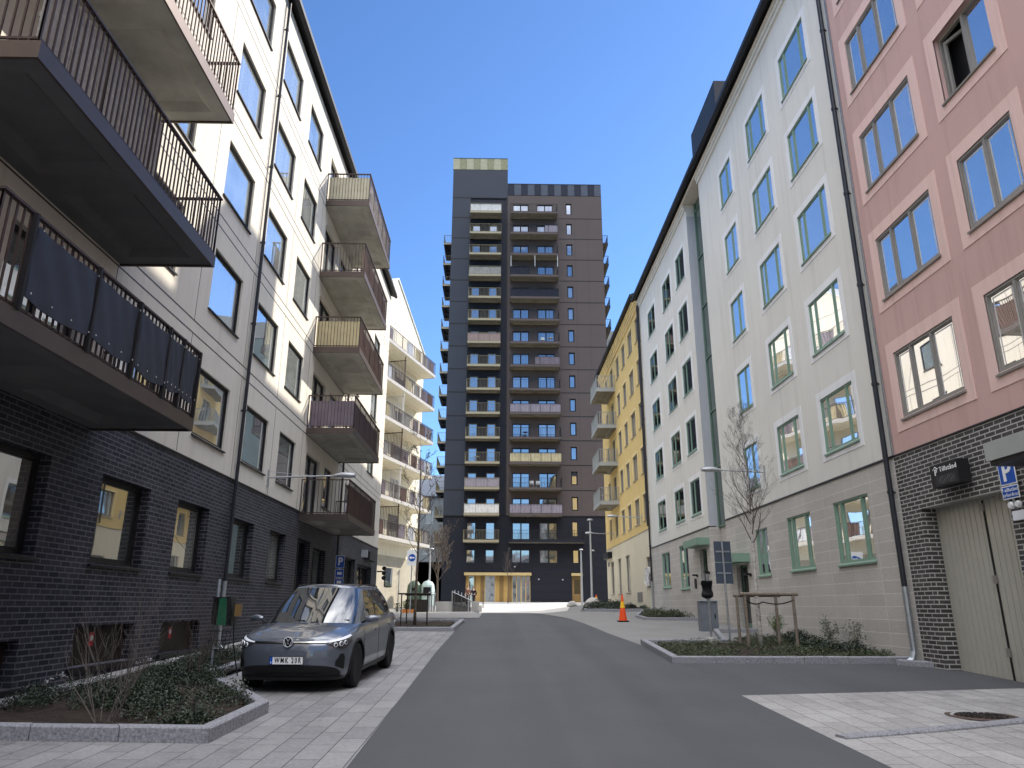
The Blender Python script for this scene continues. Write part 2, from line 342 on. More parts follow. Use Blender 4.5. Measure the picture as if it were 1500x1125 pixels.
def link(name, me, parent, loc):
    o = bpy.data.objects.new(name, me); col.objects.link(o); loc = Vector(loc)
    if parent: o.parent = parent
    o.location = loc - wloc(parent); WORLD[o.name] = loc; return o
def tag(o, label=None, cat=None, group=None, kind=None):
    if label: o['label'] = label
    if cat: o['category'] = cat
    if group: o['group'] = group
    if kind: o['kind'] = kind
    return o
def empty(name, loc, label=None, cat=None, group=None):
    o = link(name, None, None, loc); o.empty_display_size = .2; return tag(o, label, cat, group)
def stamp(specs, parent, loc):
    """specs: [(name, mesh)...]; the first is the part, the others its sub-parts"""
    a = link(specs[0][0], specs[0][1], parent, loc)
    for nm, me in specs[1:]: link(nm, me, a, loc)
    return a
def gz(y, x=0):
    """height of the street: it rises, flattens in the middle and keeps rising along the right hand side"""
    y = min(y, 82); lo = .033 * y if y <= 33 else 1.089 + .0055 * (y - 33) if y <= 50 else 1.1825 + .0262 * (y - 50)
    up = .033 * y if y <= 53 else 1.749 + .0094 * (y - 53); t = min(1, max(0, (x - 3) / 4)); return lo + (up - lo) * t
def text_mb(s, size, fr, c, depth=.004, align='CENTER', bold=0, flip=False, space=1.12):
    """letters standing in the wall plane of frame fr, centred on c=(u,w,z); flip runs them towards -u"""
    cu = bpy.data.curves.new('letters', 'FONT'); cu.body = s; cu.size = size; cu.align_x = align; cu.align_y = 'CENTER'; cu.extrude = depth; cu.offset = bold; cu.resolution_u = 3; cu.space_character = space
    o = bpy.data.objects.new('letters', cu); me = bpy.data.meshes.new_from_object(o)
    mb = MB(fr); k = -1 if flip else 1
    mb.v = [fr.P(c[0] + k * v.co.x, c[1] + v.co.z, c[2] + v.co.y) for v in me.vertices]; mb.f = [tuple(p.vertices) for p in me.polygons]
    bpy.data.objects.remove(o); bpy.data.meshes.remove(me); bpy.data.curves.remove(cu); return mb

# ------------------------------------------------------------------ facades
def facade(fr, u0, u1, z0, z1, holes, depth, name, mat, parent, w=0, zfun=None):
    mb = MB(fr); us = sorted({u0, u1, *[a for h in holes for a in h[:2]]}); zs = sorted({z0, z1, *[a for h in holes for a in h[2:4]]})
    us = [a for a in us if u0 <= a <= u1]; zs = [a for a in zs if z0 <= a <= z1]
    def inhole(u, z): return any(h[0] < u < h[1] and h[2] < z < h[3] for h in holes)
    for i in range(len(us) - 1):
        j = 0
        while j < len(zs) - 1:
            if inhole((us[i] + us[i + 1]) / 2, (zs[j] + zs[j + 1]) / 2): j += 1; continue
            k = j
            while k + 1 < len(zs) - 1 and not inhole((us[i] + us[i + 1]) / 2, (zs[k + 1] + zs[k + 2]) / 2): k += 1
            a, b, c, d = us[i], us[i + 1], zs[j], zs[k + 1]
            mb.quad(fr.P(a, w, c), fr.P(b, w, c), fr.P(b, w, d), fr.P(a, w, d)); j = k + 1
    for h in holes:
        a, b, c, d = max(h[0], u0), min(h[1], u1), max(h[2], z0), min(h[3], z1)
        if a >= b or c >= d: continue
        e = w - depth
        if h[0] >= u0: mb.quad(fr.P(a, w, c), fr.P(a, w, d), fr.P(a, e, d), fr.P(a, e, c))
        if h[1] <= u1: mb.quad(fr.P(b, w, c), fr.P(b, e, c), fr.P(b, e, d), fr.P(b, w, d))
        if h[3] <= z1: mb.quad(fr.P(a, w, d), fr.P(b, w, d), fr.P(b, e, d), fr.P(a, e, d))
        if h[2] >= z0: mb.quad(fr.P(a, w, c), fr.P(a, e, c), fr.P(b, e, c), fr.P(b, w, c))
    # end caps
    for u in (u0, u1): mb.quad(fr.P(u, w, z0), fr.P(u, w, z1), fr.P(u, w - .3, z1), fr.P(u, w - .3, z0))
    mb.quad(fr.P(u0, w, z0), fr.P(u1, w, z0), fr.P(u1, w - .3, z0), fr.P(u0, w - .3, z0))
    return mb.build(name, mat, parent)
WCACHE = {}
def window(fr, key, u, z, wd, ht, parent, frame='black_frame', pane='glass', depth=.15, mull=(), bar=.05, sill=None, band=None, bandw=.2, handle=False, label=None):
    """u,z = lower corner with smallest u. Frame mesh > pane, sill, surround"""
    k = (id(fr), key)
    if k not in WCACHE:
        mb = MB(fr); e = -depth; t = min(.07, depth - .01)
        mb.box(0, bar, e, e + t, 0, ht); mb.box(wd - bar, wd, e, e + t, 0, ht); mb.box(bar, wd - bar, e, e + t, 0, bar * 1.1); mb.box(bar, wd - bar, e, e + t, ht - bar, ht)
        for m_ in mull: mb.box(m_ * wd - bar * .65, m_ * wd + bar * .65, e, e + t, bar * 1.1, ht - bar)
        edges = [bar] + [m_ * wd for m_ in mull] + [wd - bar]
        for i in range(len(edges) - 1):   # inner sash rims
            a = edges[i] + (bar * .65 if i else 0); b = edges[i + 1] - (bar * .65 if i < len(edges) - 2 else 0); r = bar * .45
            mb.box(a, a + r, e, e + t * .7, bar * 1.1, ht - bar); mb.box(b - r, b, e, e + t * .7, bar * 1.1, ht - bar)
            mb.box(a + r, b - r, e, e + t * .7, bar * 1.1, bar * 1.1 + r); mb.box(a + r, b - r, e, e + t * .7, ht - bar - r, ht - bar)
        inners = []
        for i in range(len(edges) - 1):
            if frame not in ('grey_frame', 'green_frame') or edges[i + 1] - edges[i] < .45 or (len(edges) == 4 and i == 1): continue
            inner = MB(fr); inners.append(inner); a, b, q = edges[i] + bar * 1.6, edges[i + 1] - bar * 1.6, e + .022
            inner.box(a, a + .028, e + .015, q, bar * 2, ht - bar * 2); inner.box(b - .028, b, e + .015, q, bar * 2, ht - bar * 2); inner.box(a + .028, b - .028, e + .015, q, ht - bar * 2 - .03, ht - bar * 2)
        sp = [('window', mb.mesh('window', frame, (0, 0, 0))[0]), ('pane', MB(fr).box(bar * .5, wd - bar * .5, e - .02, e + .02, bar * .5, ht - bar * .5).mesh('pane', pane, (0, 0, 0))[0])]
        if frame == 'grey_frame': sp += [('inner_casement', q_.mesh('inner_casement', 'white_frame', (0, 0, 0))[0]) for q_ in inners]
        if sill:
            F = fr.P; s_ = MB(fr); o_ = .05
            s_.hexa([F(-.03, e + t - .01, -.03), F(wd + .03, e + t - .01, -.03), F(wd + .03, o_, -.075), F(-.03, o_, -.075), F(-.03, e + t - .01, .012), F(wd + .03, e + t - .01, .012), F(wd + .03, o_, -.035), F(-.03, o_, -.035)])
            sp.append(('sill', s_.mesh('sill', sill, (0, 0, 0))[0]))
        if band:
            b_ = MB(fr); q = bandw
            b_.box(-q, 0, -.02, .012, -q, ht + q); b_.box(wd, wd + q, -.02, .012, -q, ht + q); b_.box(0, wd, -.02, .012, -q, -.002); b_.box(0, wd, -.02, .012, ht, ht + q)
            sp.append(('surround', b_.mesh('surround', band, (0, 0, 0))[0]))
        # vertices were written in world axes around the frame origin: take the origin out
        for nm, me in sp:
            for v in me.vertices: v.co -= fr.o
        WCACHE[k] = sp
    o = stamp(WCACHE[k], parent, fr.P(u, 0, z))
    if label: o['label'] = label
    return o
def rail_mb(fr, u0, u1, d, z0, z1, pitch, bar=.012, post=.025, near=True, far=True, posts=1.2):
    mb = MB(fr)
    def run(a, b, fn, L):
        n = max(1, round(L / pitch)); np_ = max(1, round(L / posts))
        for i in range(n + 1): fn(a + (b - a) * i / n, bar)
        for i in range(np_ + 1): fn(a + (b - a) * i / np_, post)
    run(u0, u1, lambda u, r: mb.box(u - r / 2, u + r / 2, d - .02 - r, d - .02, z0, z1 - .03), u1 - u0)
    for ok, u in ((near, u0), (far, u1)):
        if ok: run(.02, d - .03, lambda w_, r, u=u: mb.box(u - r / 2, u + r / 2, w_ - r / 2, w_ + r / 2, z0, z1 - .03), d)
    mb.box(u0 - .03, u1 + .03, d - .06, d, z1 - .03, z1)
    for ok, u in ((near, u0), (far, u1)):
        if ok: mb.box(u - .03, u + .03, .0, d - .06, z1 - .03, z1)
    mb.box(u0 - .01, u1 + .01, d - .045, d - .02, z0 + .05, z0 + .08)
    for ok, u in ((near, u0), (far, u1)):
        if ok: mb.box(u - .012, u + .012, .0, d - .045, z0 + .05, z0 + .08)
    return mb
def screen_mb(fr, u0, u1, d, z0, z1, side='out', wave=.02, n=60, period=.35, t=.008):
    """a cloth screen laced inside the railing; side 'out' along the front, else an end at u0"""
    mb = MB(fr); rows = []
    L = (u1 - u0) if side == 'out' else d
    for j, z in enumerate(np.linspace(z0, z1, 5)):
        a = []; b = []
        for i in range(n + 1):
            s_ = i / n * L; q = wave * math.sin(s_ / period * 2 * math.pi) * (1 - .3 * abs(j - 2) / 2) + wave * .5 * math.sin(s_ * 5.1 + j)
            zz = z - (.02 * abs(math.sin(s_ / period * math.pi)) if j == 4 else 0)
            if side == 'out': a.append(fr.P(u0 + s_, d - .085 + q * .5, zz)); b.append(fr.P(u0 + s_, d - .085 + q * .5 - t, zz))
            else: a.append(fr.P(u0 + .05 + q * .5, .06 + s_ * .93, zz)); b.append(fr.P(u0 + .05 + q * .5 + t, .06 + s_ * .93, zz))
        rows.append((a, b))
    mb.grid([r[0] for r in rows]); mb.grid([r[1][::-1] for r in rows]); return mb
def slab_mb(fr, u0, u1, d, z0, h):
    F = fr.P; mb = MB(fr); mb.box(u0 + .02, u1 - .02, 0, d - .02, z0 + .155, z0 + h)
    a0, a1, b0, b1 = u0 + .02, u1 - .02, 0, d - .02; g = .045
    cells = [(a0, a1)] if u1 - u0 < 4 else [(a0, (a0 + a1) / 2), ((a0 + a1) / 2, a1)]
    for (c0, c1) in cells:
        o = [(c0, b0), (c1, b0), (c1, b1), (c0, b1)]; i1 = [(c0 + .26, b0 + .26), (c1 - .26, b0 + .26), (c1 - .26, b1 - .26), (c0 + .26, b1 - .26)]; i2 = [(c0 + .40, b0 + .40), (c1 - .40, b0 + .40), (c1 - .40, b1 - .40), (c0 + .40, b1 - .40)]
        zo, zi = z0 + .03, z0 + .145
        for e in range(4):
            f_ = (e + 1) % 4; mb.quad(F(*o[e], zo), F(*o[f_], zo), F(*i1[f_], zo), F(*i1[e], zo)); mb.quad(F(*i1[e], zo), F(*i1[f_], zo), F(*i2[f_], zi), F(*i2[e], zi))
            mb.quad(F(*o[e], zo), F(*o[f_], zo), F(*o[f_], z0 + .16), F(*o[e], z0 + .16))
        mb.quad(*[F(*p, zi) for p in i2])
    return mb
def fascia_mb(fr, u0, u1, d, z0, h):
    mb = MB(fr); mb.box(u0 - .02, u1 + .02, d - .02, d + .01, z0, z0 + h + .02)
    mb.box(u0 - .02, u0 + .02, 0, d - .02, z0, z0 + h + .02); mb.box(u1 - .02, u1 + .02, 0, d - .02, z0, z0 + h + .02); return mb
BC = {}
def balcony(fr, key, u0, u1, d, z0, parent, h=.22, rail=1.1, pitch=.11, slab='soffit_concrete', fascia='bronze_metal', bars='bar_metal', screens=(), near=True, far=True, bar=.014, label=None):
    kk = (id(fr), key)
    if kk not in BC:
        L = u1 - u0
        sp = [('balcony', slab_mb(fr, 0, L, d, 0, h).mesh('balcony', slab, fr.o)[0]), ('fascia', fascia_mb(fr, 0, L, d, 0, h).mesh('fascia', fascia, fr.o)[0]),
              ('railing', rail_mb(fr, 0, L, d, h, h + rail, pitch, bar, near=near, far=far).mesh('railing', bars, fr.o)[0])]
        for (side, a, b, zz0, zz1, mat, wave, per) in screens:
            sp.append(('privacy_screen', screen_mb(fr, a, b, d, h + zz0, h + zz1, side, wave, period=per).mesh('privacy_screen', mat, fr.o)[0]))
        BC[kk] = sp
    o = stamp(BC[kk], parent, fr.P(u0, 0, z0))
    if label: o['label'] = label
    return o
def pipe(fr, u, w, z0, z1, parent, mat='pipe_dark', r=.05, galv=None, kick=None):
    mb = MB(fr); mb.tube([fr.P(u, w, galv if galv else z0), fr.P(u, w, z1)], r, 10)
    z = z0 + 1
    while z < z1:
        if not galv or z > galv: mb.tube([fr.P(u, w, z), fr.P(u, w, z + .07)], r * 1.25, 10); mb.box(u - .015, u + .015, 0, w, z + .02, z + .05)
        z += 2.4
    if kick: mb.tube([fr.P(u, w, z1 - .02), fr.P(u, w + .12, z1 + .3), fr.P(u, w + kick, z1 + .42)], r, 10)
    o = mb.build('downpipe', mat, parent, smooth=False)
    if galv:
        g = MB(fr).tube([fr.P(u, w, z0 + .25), fr.P(u, w, galv + .01)], r * 1.15, 10); g.tube([fr.P(u, w, z0 + .26), fr.P(u, w + .05, z0 + .12), fr.P(u, w + .16, z0 + .04)], r * 1.15, 10)
        g.build('pipe_foot', 'galvanised', o)
    return o
def shell(fr, u0, u1, z0, z1, depth, parent, mat, w0=-.3, name='rear_walls'):
    return MB(fr).box(u0 + .004, u1 - .004, -depth, w0, z0, z1 - .02).build(name, mat, parent)
def roof(fr, u0, u1, ze, depth, parent, over=.35, rise=2.3, mat='roof_metal', flat=False):
    F = fr.P; mb = MB(fr)
    if flat: mb.box(u0 - .05, u1 + .05, -depth, over, ze, ze + .25)
    else:
        m_ = -depth / 2
        for (w0, w1, z0, z1) in ((over, m_, ze, ze + rise), (m_, -depth, ze + rise, ze)):
            mb.hexa([F(u0, w0, z0 - .02), F(u1, w0, z0 - .02), F(u1, w1, z1 - .02), F(u0, w1, z1 - .02), F(u0, w0, z0 + .14), F(u1, w0, z0 + .14), F(u1, w1, z1 + .14), F(u0, w1, z1 + .14)])
        for u in (u0 + .01, u1 - .05): mb.hexa([F(u, -.02, ze), F(u + .04, -.02, ze), F(u + .04, -depth + .02, ze), F(u, -depth + .02, ze), F(u, m_ + .05, ze + rise - .05), F(u + .04, m_ + .05, ze + rise - .05), F(u + .04, m_ - .05, ze + rise - .05), F(u, m_ - .05, ze + rise - .05)])
    r_ = mb.build('roof', mat, parent)
    g = MB(fr); g.box(u0 - .02, u1 + .02, over - .02, over + .13, ze - .06, ze + .10); g.build('gutter', 'roof_metal', r_)
    return r_
def door(fr, u0, u1, z0, z1, parent, depth=.25, frame='black_frame', pane='glass_dark', mat='dark_metal', label=None, leaves=1):
    mb = MB(fr); e = -depth; t = .06; b = .07
    mb.box(u0, u0 + b, e, e + t, z0, z1); mb.box(u1 - b, u1, e, e + t, z0, z1); mb.box(u0 + b, u1 - b, e, e + t, z1 - b, z1); mb.box(u0 + b, u1 - b, e, e + t, z0, z0 + .22)
    for i in range(1, leaves): uu = u0 + (u1 - u0) * i / leaves; mb.box(uu - .05, uu + .05, e, e + t, z0 + .22, z1 - b)
    o = mb.build('door', frame, parent)
    MB(fr).box(u0 + .03, u1 - .03, e - .02, e + .02, z0 + .1, z1 - .03).build('pane', pane, o)
    MB(fr).tube([fr.P(u0 + .16, e + t + .05, z0 + .75), fr.P(u0 + .16, e + t + .05, z0 + 1.35)], .014, 6).build('handle', 'galvanised', o)
    if label: o['label'] = label
    return o

# ------------------------------------------------------------------ frames of the walls
FL = Frame((-6.66, 0), (0, 1), (1, 0)); FR = Frame((8.4, 0), (0, 1), (-1, 0)); FT = Frame((0, 82), (1, 0), (0, -1))

# ================================================================== LEFT BUILDING
LB = empty('apartment_building', (-6.66, 18, .5), 'cream apartment block on dark brick with bronze balconies, left of the street', 'building')
Y0, Y1 = -12., 41.3
g_win = [(8.95, 10.85), (12.33, 14.1), (15.36, 17.07), (18.5, 20.3), (21.75, 23.4)] + [(2.4, 4.2), (5.7, 7.5)]
cellar = [(8.9, 10.9, .50, 1.12), (12.25, 14.25, .66, 1.28), (15.35, 17.3, .68, 1.28)]
g_door = [(24.8, 26.5, .86, 3.75), (26.95, 28.9, .92, 3.6), (31.7, 35.0, 1.1, 3.65), (35.6, 39.5, 1.2, 3.5)]
holes = [(a, b, 2.27, 3.72) for a, b in g_win] + cellar + g_door
facade(FL, Y0, Y1, -.6, 4.58, holes, .24, 'brick_wall', 'dark_brick', LB, w=.0)
MB(FL).box(Y0, Y1, -.02, .03, 4.58, 4.62).build('wall_trim', 'black_frame', LB)
up_cols = [(5.7, 7.5, 1), (9.0, 10.9, 2), (12.15, 13.75, 0), (15.55, 17.45, 0), (18.72, 20.62, 0), (21.75, 23.55, 0), (24.95, 26.9, 2), (27.7, 28.9, 1), (31.6, 33.2, 0), (36.5, 38.3, 0), (2.4, 4.2, 0), (-1.4, .4, 0)]
holes = []
for k in range(5):
    zb = 5.17 + 2.94 * k
    for a, b, kind in up_cols: holes.append((a, b, zb - (.62 if kind == 2 else 0), zb + 1.5))
facade(FL, Y0, Y1, 4.62, 19.55, holes, .17, 'rendered_wall', 'cream_render', LB, w=.0)
jm = MB(FL)
for k in range(5):
    for z in (7.25 + 2.94 * k, 7.53 + 2.94 * k):
        if z < 19: jm.box(Y0, Y1, -.01, .003, z - .014, z + .014)
for u in (11.7, 14.93, 18.12, 21.15, 24.3, 31.2, 35.2, 39.6, 8.2, 5.0):
    for k in range(6):
        z0 = 4.65 if k == 0 else 7.54 + 2.94 * (k - 1); z1 = min(7.24 + 2.94 * k, 19.5); jm.box(u - .009, u + .009, -.01, .003, z0, z1)
jm.build('panel_joint', 'pipe_dark', LB)
for k in range(5):
    zb = 5.17 + 2.94 * k
    for a, b, kind in up_cols:
        if kind == 2: window(FL, ('Ld', round(b - a, 2)), a, zb - .62, b - a, 2.12, LB, mull=(.5,), depth=.17, bar=.06, pane='glass_left')
        else: window(FL, ('Lw', round(b - a, 2)), a, zb, b - a, 1.5, LB, depth=.12, bar=.045, sill='black_frame', pane='glass_left')
for a, b in g_win: window(FL, ('Lg', round(b - a, 2)), a, 2.27, b - a, 1.45, LB, depth=.24, bar=.07, sill='dark_metal', pane='glass_ground')
for a, b, c, d in cellar:
    cp = MB(FL).box(a, b, -.22, -.18, c, d).build('cellar_hatch', 'hatch_brown', LB)
    MB(FL).box(a - .06, b + .06, -.02, .07, c - .08, c - .01).build('sill', 'dark_metal', cp)
    if a > 12:
        mid = (a + b) / 2 - .12; MB(FL).box(mid - .07, mid + .07, -.182, -.176, d - .34, d - .12).build('warning_sign', 'red_sign', cp)
        MB(FL).tube([FL.P(mid, -.178, d - .21), FL.P(mid, -.172, d - .21)], .05, 12).build('warning_mark', 'white_sign', cp)
door(FL, 24.8, 26.5, .86, 3.75, LB, leaves=2); door(FL, 26.95, 28.9, .92, 3.6, LB, leaves=2, pane='glass_left'); door(FL, 31.7, 35.0, 1.1, 3.65, LB, leaves=3); door(FL, 35.6, 39.5, 1.2, 3.5, LB, leaves=2)
shell(FL, Y0, Y1, -.6, 19.6, 12, LB, 'cream_render'); roof(FL, Y0, Y1, 19.62, 12.2, LB, over=.22)
pipe(FL, 18.3, .09, .55, 19.4, LB, galv=2.15, r=.045); pipe(FL, 30.6, .09, 1.0, 19.4, LB, r=.045)
# white lime drips on the plinth and the pale concrete strip along the wall
MB(FL).box(Y0, Y1, 0, .04, -.5, .2).build('plinth_base', 'concrete', LB)
st = MB(FL)
for i in range(int(Y1 - Y0)):
    a = Y0 + i; b = a + 1
    for (w0, w1) in ((.04, .34),): st.hexa([FL.P(a, w0, gz(a) - .1), FL.P(b, w0, gz(b) - .1), FL.P(b, w1, gz(b) - .1), FL.P(a, w1, gz(a) - .1), FL.P(a, w0, gz(a) + .05), FL.P(b, w0, gz(b) + .05), FL.P(b, w1, gz(b) + .05), FL.P(a, w1, gz(a) + .05)])
tag(st.build('kerb_strip', 'concrete'), kind='structure')
dr = MB(FL)
for (a, z, n_) in ((12.0, .55, 30), (10.9, .38, 16), (14.75, .60, 26), (15.2, .60, 10)):
    for i in range(n_):
        u = a + random.uniform(-.35, .35); zz = z + random.uniform(-.02, .04) + .03 * math.sin(u * 9); s_ = random.uniform(.004, .012)
        dr.quad(FL.P(u - s_, .003, zz - s_ * .9), FL.P(u + s_ * 3.3, .003, zz - s_ * .7), FL.P(u + s_ * 2.5, .003, zz + s_ * .7), FL.P(u - s_ * 2, .003, zz + s_ * .5))
dr.build('lime_stain', 'white_sign', LB)
# balconies near the camera
for k in range(5):
    z = 4.32 + 2.95 * k; scr = ()
    if k == 1: scr = (('out', .35, 2.3, .02, 1.02, 'brown_fabric', .03, .3),)
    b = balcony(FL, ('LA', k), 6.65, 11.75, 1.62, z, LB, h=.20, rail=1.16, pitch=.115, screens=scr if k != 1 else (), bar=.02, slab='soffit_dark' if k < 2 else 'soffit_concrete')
    if k == 0:
        for (a, c, lo, dz) in ((.55, 1.75, .20, .0), (1.85, 2.85, .22, .04), (2.95, 3.85, .20, .02), (3.88, 4.35, .24, .02), (4.42, 4.95, .24, .03)):
            m_ = MB(FL); n_ = 24; fr_ = []; bk = []
            for j in range(9):
                v = j / 8; ra = []; rb = []
                for i in range(n_ + 1):
                    s_ = i / n_; sag = .03 * math.sin(s_ * math.pi) * (v > .9) + .05 * math.sin(s_ * math.pi) * (v < .1)
                    zz = lo + (1.02 - lo) * v - sag; ww = 1.62 + .022 + .016 * math.sin(s_ * 5 + a * 7) * (1 - v * .6) + .006 * math.sin(s_ * 17 + j * .9 + a)
                    ra.append(FL.P(6.65 + a + (c - a) * s_, ww, z + .2 + zz)); rb.append(FL.P(6.65 + a + (c - a) * s_, ww - .012, z + .2 + zz))
                fr_.append(ra); bk.append(rb[::-1])
            m_.grid(fr_); m_.grid(bk); m_.build('privacy_screen', 'dark_fabric', b, smooth=True)
            for j in range(4):
                for (uu, zz) in ((a + .03 + (c - a - .06) * j / 3, lo + .04), (a + .03 + (c - a - .06) * j / 3, .98)):
                    MB(FL).tube([FL.P(6.65 + uu, 1.672, z + .2 + zz), FL.P(6.65 + uu, 1.68, z + .2 + zz)], .012, 8).build('eyelet', 'chrome', b)
        for uu in (.48, 1.8, 2.9, 3.865, 4.38, 5.02): MB(FL).box(6.65 + uu - .020, 6.65 + uu + .020, 1.60, 1.665, z + .21, z + .2 + 1.13).build('outer_post', 'dark_metal', b)
    if k == 1:
        # timber boarding inside the railing at the near half
        m_ = MB(FL)
        for i in range(20): u = 6.7 + i * .145; m_.box(u, u + .125, 1.50, 1.52, z + .24, z + .2 + 1.1)
        for zz in (.45, .95): m_.box(6.7, 9.6, 1.48, 1.50, z + .2 + zz - .04, z + .2 + zz + .04)
        m_.build('timber_boarding', 'board_grey', b)
# far balcony column
cols = {0: [('out', .05, 5.2, .03, 1.05, 'brown_fabric', .01, .16)], 1: [('out', .05, 5.3, .02, 1.02, 'mauve_fabric', .02, .3), ('end', 0, 0, .1, 1.0, 'mauve_fabric', .015, .25)],
        2: [('out', .05, 5.3, .02, 1.03, 'brown_fabric', .012, .2), ('end', 0, 0, .02, 1.03, 'yellow_fabric', .012, .2)], 3: [('out', .05, 5.3, .02, 1.03, 'brown_fabric', .012, .2)],
        4: [('out', .05, 5.3, .02, 1.06, 'white_fabric', .03, .35), ('end', 0, 0, .02, 1.06, 'cream_fabric', .03, .3)]}
for k in range(5): balcony(FL, ('LB', k), 24.65, 30.05, 1.64, 4.3 + 2.95 * k, LB, h=.20, rail=1.18, pitch=.12, screens=cols[k], bar=.016)
# sign box and wall fittings near the far corner
bx = MB(FL).box(37.1, 39.4, .02, .30, 3.78, 4.16).build('sign_box', 'black_frame', LB); MB(FL).box(37.14, 37.16, .05, .27, 3.82, 4.12).build('sign_face', 'white_frame', bx)
MB(FL).box(36.4, 36.6, .0, .28, 3.85, 4.2).build('wall_fitting', 'light_grey_metal', LB)

# ================================================================== PINK BUILDING
PB = empty('apartment_building', (8.4, 5, .3), 'pink apartment block above a grey brick base with a garage gate', 'building')
P0, P1 = -12., 15.22
pw3 = (12.5, 2.12); pw2 = [(10.15, 1.45)]
holes = []
for k in range(5):
    zb = 5.38 + 2.69 * k
    holes += [(12.5, 14.62, zb, zb + 1.42), (10.12, 11.58, zb, zb + 1.42), (6.9, 8.36, zb, zb + 1.42), (3.4, 5.5, zb, zb + 1.42)]
facade(FR, P0, P1, 4.69, 19.5, holes, .16, 'rendered_wall', 'pink_render', PB)
gate = (11.95, 14.5, .40, 3.48)
facade(FR, P0, P1, -.6, 4.67, [gate], .34, 'brick_wall', 'grey_brick', PB)
MB(FR).box(P0, P1, -.02, .025, 4.665, 4.695).build('wall_trim', 'black_frame', PB)
for k in range(5):
    zb = 5.38 + 2.69 * k
    window(FR, 'P3', 12.5, zb, 2.12, 1.42, PB, 'grey_frame', mull=(.37, .72), depth=.07, bar=.05, sill='brown_frame', band='pink_band', bandw=.26)
    for u in (10.12, 6.9): 
        if not (k == 2 and u > 10): window(FR, 'P2', u, zb, 1.46, 1.42, PB, 'grey_frame', mull=(.5,), depth=.07, bar=.05, sill='brown_frame', band='pink_band', bandw=.26)
    window(FR, 'P3', 3.4, zb, 2.12, 1.42, PB, 'grey_frame', mull=(.37, .72), depth=.07, bar=.05, sill='brown_frame', band='pink_band', bandw=.26)
# the one window standing open
zb = 5.38 + 2.69 * 2; u = 10.12; e = -.16
mb = MB(FR)
for (a, b, c, d) in ((0, .06, 0, 1.42), (1.40, 1.46, 0, 1.42), (.06, 1.40, 0, .06), (.06, 1.40, 1.36, 1.42), (.70, .77, .06, 1.36)): mb.box(u + a, u + b, e, e + .07, zb + c, zb + d)
ow = mb.build('window', 'grey_frame', PB, origin=FR.P(u, 0, zb)); ow['label'] = 'window with its far casement swung open on a dark room'
MB(FR).box(u + .03, u + .72, e - .02, e + .02, zb + .03, zb + 1.39).build('pane', 'glass', ow)
MB(FR).box(u + .0, u + 1.46, e - .19, e - .175, zb - .0, zb + 1.42).build('room', 'black_plastic', ow); MB(FR).box(u + 1.445, u + 1.459, e - .175, e - .001, zb + .002, zb + 1.418).build('room', 'black_plastic', ow); MB(FR).box(u + .002, u + 1.44, e - .175, e - .001, zb + 1.40, zb + 1.418).build('room', 'black_plastic', ow)  # black panels paint the darkness of the room behind the open casement
mb = MB(FR); F = FR.P
def sash(a, b, c, d):
    mb.hexa([F(u + 1.36 - .42 * (1 - a), e - .00 - .14 * (1 - a), zb + c), F(u + 1.36 - .42 * (1 - b), e - .00 - .14 * (1 - b), zb + c), F(u + 1.36 - .42 * (1 - b), e + .045 - .14 * (1 - b), zb + c), F(u + 1.36 - .42 * (1 - a), e + .045 - .14 * (1 - a), zb + c),
             F(u + 1.36 - .42 * (1 - a), e - .00 - .14 * (1 - a), zb + d), F(u + 1.36 - .42 * (1 - b), e - .00 - .14 * (1 - b), zb + d), F(u + 1.36 - .42 * (1 - b), e + .045 - .14 * (1 - b), zb + d), F(u + 1.36 - .42 * (1 - a), e + .045 - .14 * (1 - a), zb + d)])
for q in ((0, .1, .07, 1.3), (.9, 1, .07, 1.3), (.1, .9, .07, .14), (.1, .9, 1.23, 1.3)): sash(*q)
mb.build('casement', 'grey_frame', ow)
mb = MB(FR); q = .26
mb.box(u - q, u, -.02, .012, zb - q, zb + 1.42 + q); mb.box(u + 1.46, u + 1.46 + q, -.02, .012, zb - q, zb + 1.42 + q); mb.box(u, u + 1.46, -.02, .012, zb - q, zb - .002); mb.box(u, u + 1.46, -.02, .012, zb + 1.42, zb + 1.42 + q)
mb.build('surround', 'pink_band', ow); MB(FR).box(u - .03, u + 1.49, e + .06, .05, zb - .06, zb - .02).build('sill', 'brown_frame', ow)
shell(FR, P0, P1, -.6, 19.5, 12, PB, 'pink_render', w0=-.36); roof(FR, P0, P1, 19.5, 12.2, PB)
# garage gate
gd = MB(FR); x = gate[0]
while x < gate[1] - .02:
    gd.box(x, min(x + .125, gate[1]), -.30, -.272, gate[2], gate[3]); gd.box(x + .125, min(x + .15, gate[1]), -.305, -.282, gate[2], gate[3]); x += .15
gd = gd.build('garage_gate', 'garage_metal', PB, origin=FR.P(13.2, -.3, .4))
m_ = MB(FR)
m_.box(13.0, 13.035, -.275, -.255, .42, 3.44); m_.build('gate_seam', 'black_frame', gd)
for z in (.8, 2.0, 3.25): MB(FR).box(12.98, 13.06, -.272, -.235, z, z + .14).build('hinge', 'grey_frame', gd)
m_ = MB(FR); m_.box(gate[0] + .002, gate[1] - .002, -.338, -.335, .3, 3.47); m_.build('gate_backing', 'black_frame', gd)
# grey canopy
cn = MB(FR).box(8.2, 11.15, 0, .8, 3.78, 4.06).build('canopy', 'canopy_grey', PB); MB(FR).box(8.25, 11.1, .03, .77, 3.70, 3.78).build('canopy_soffit', 'black_frame', cn)
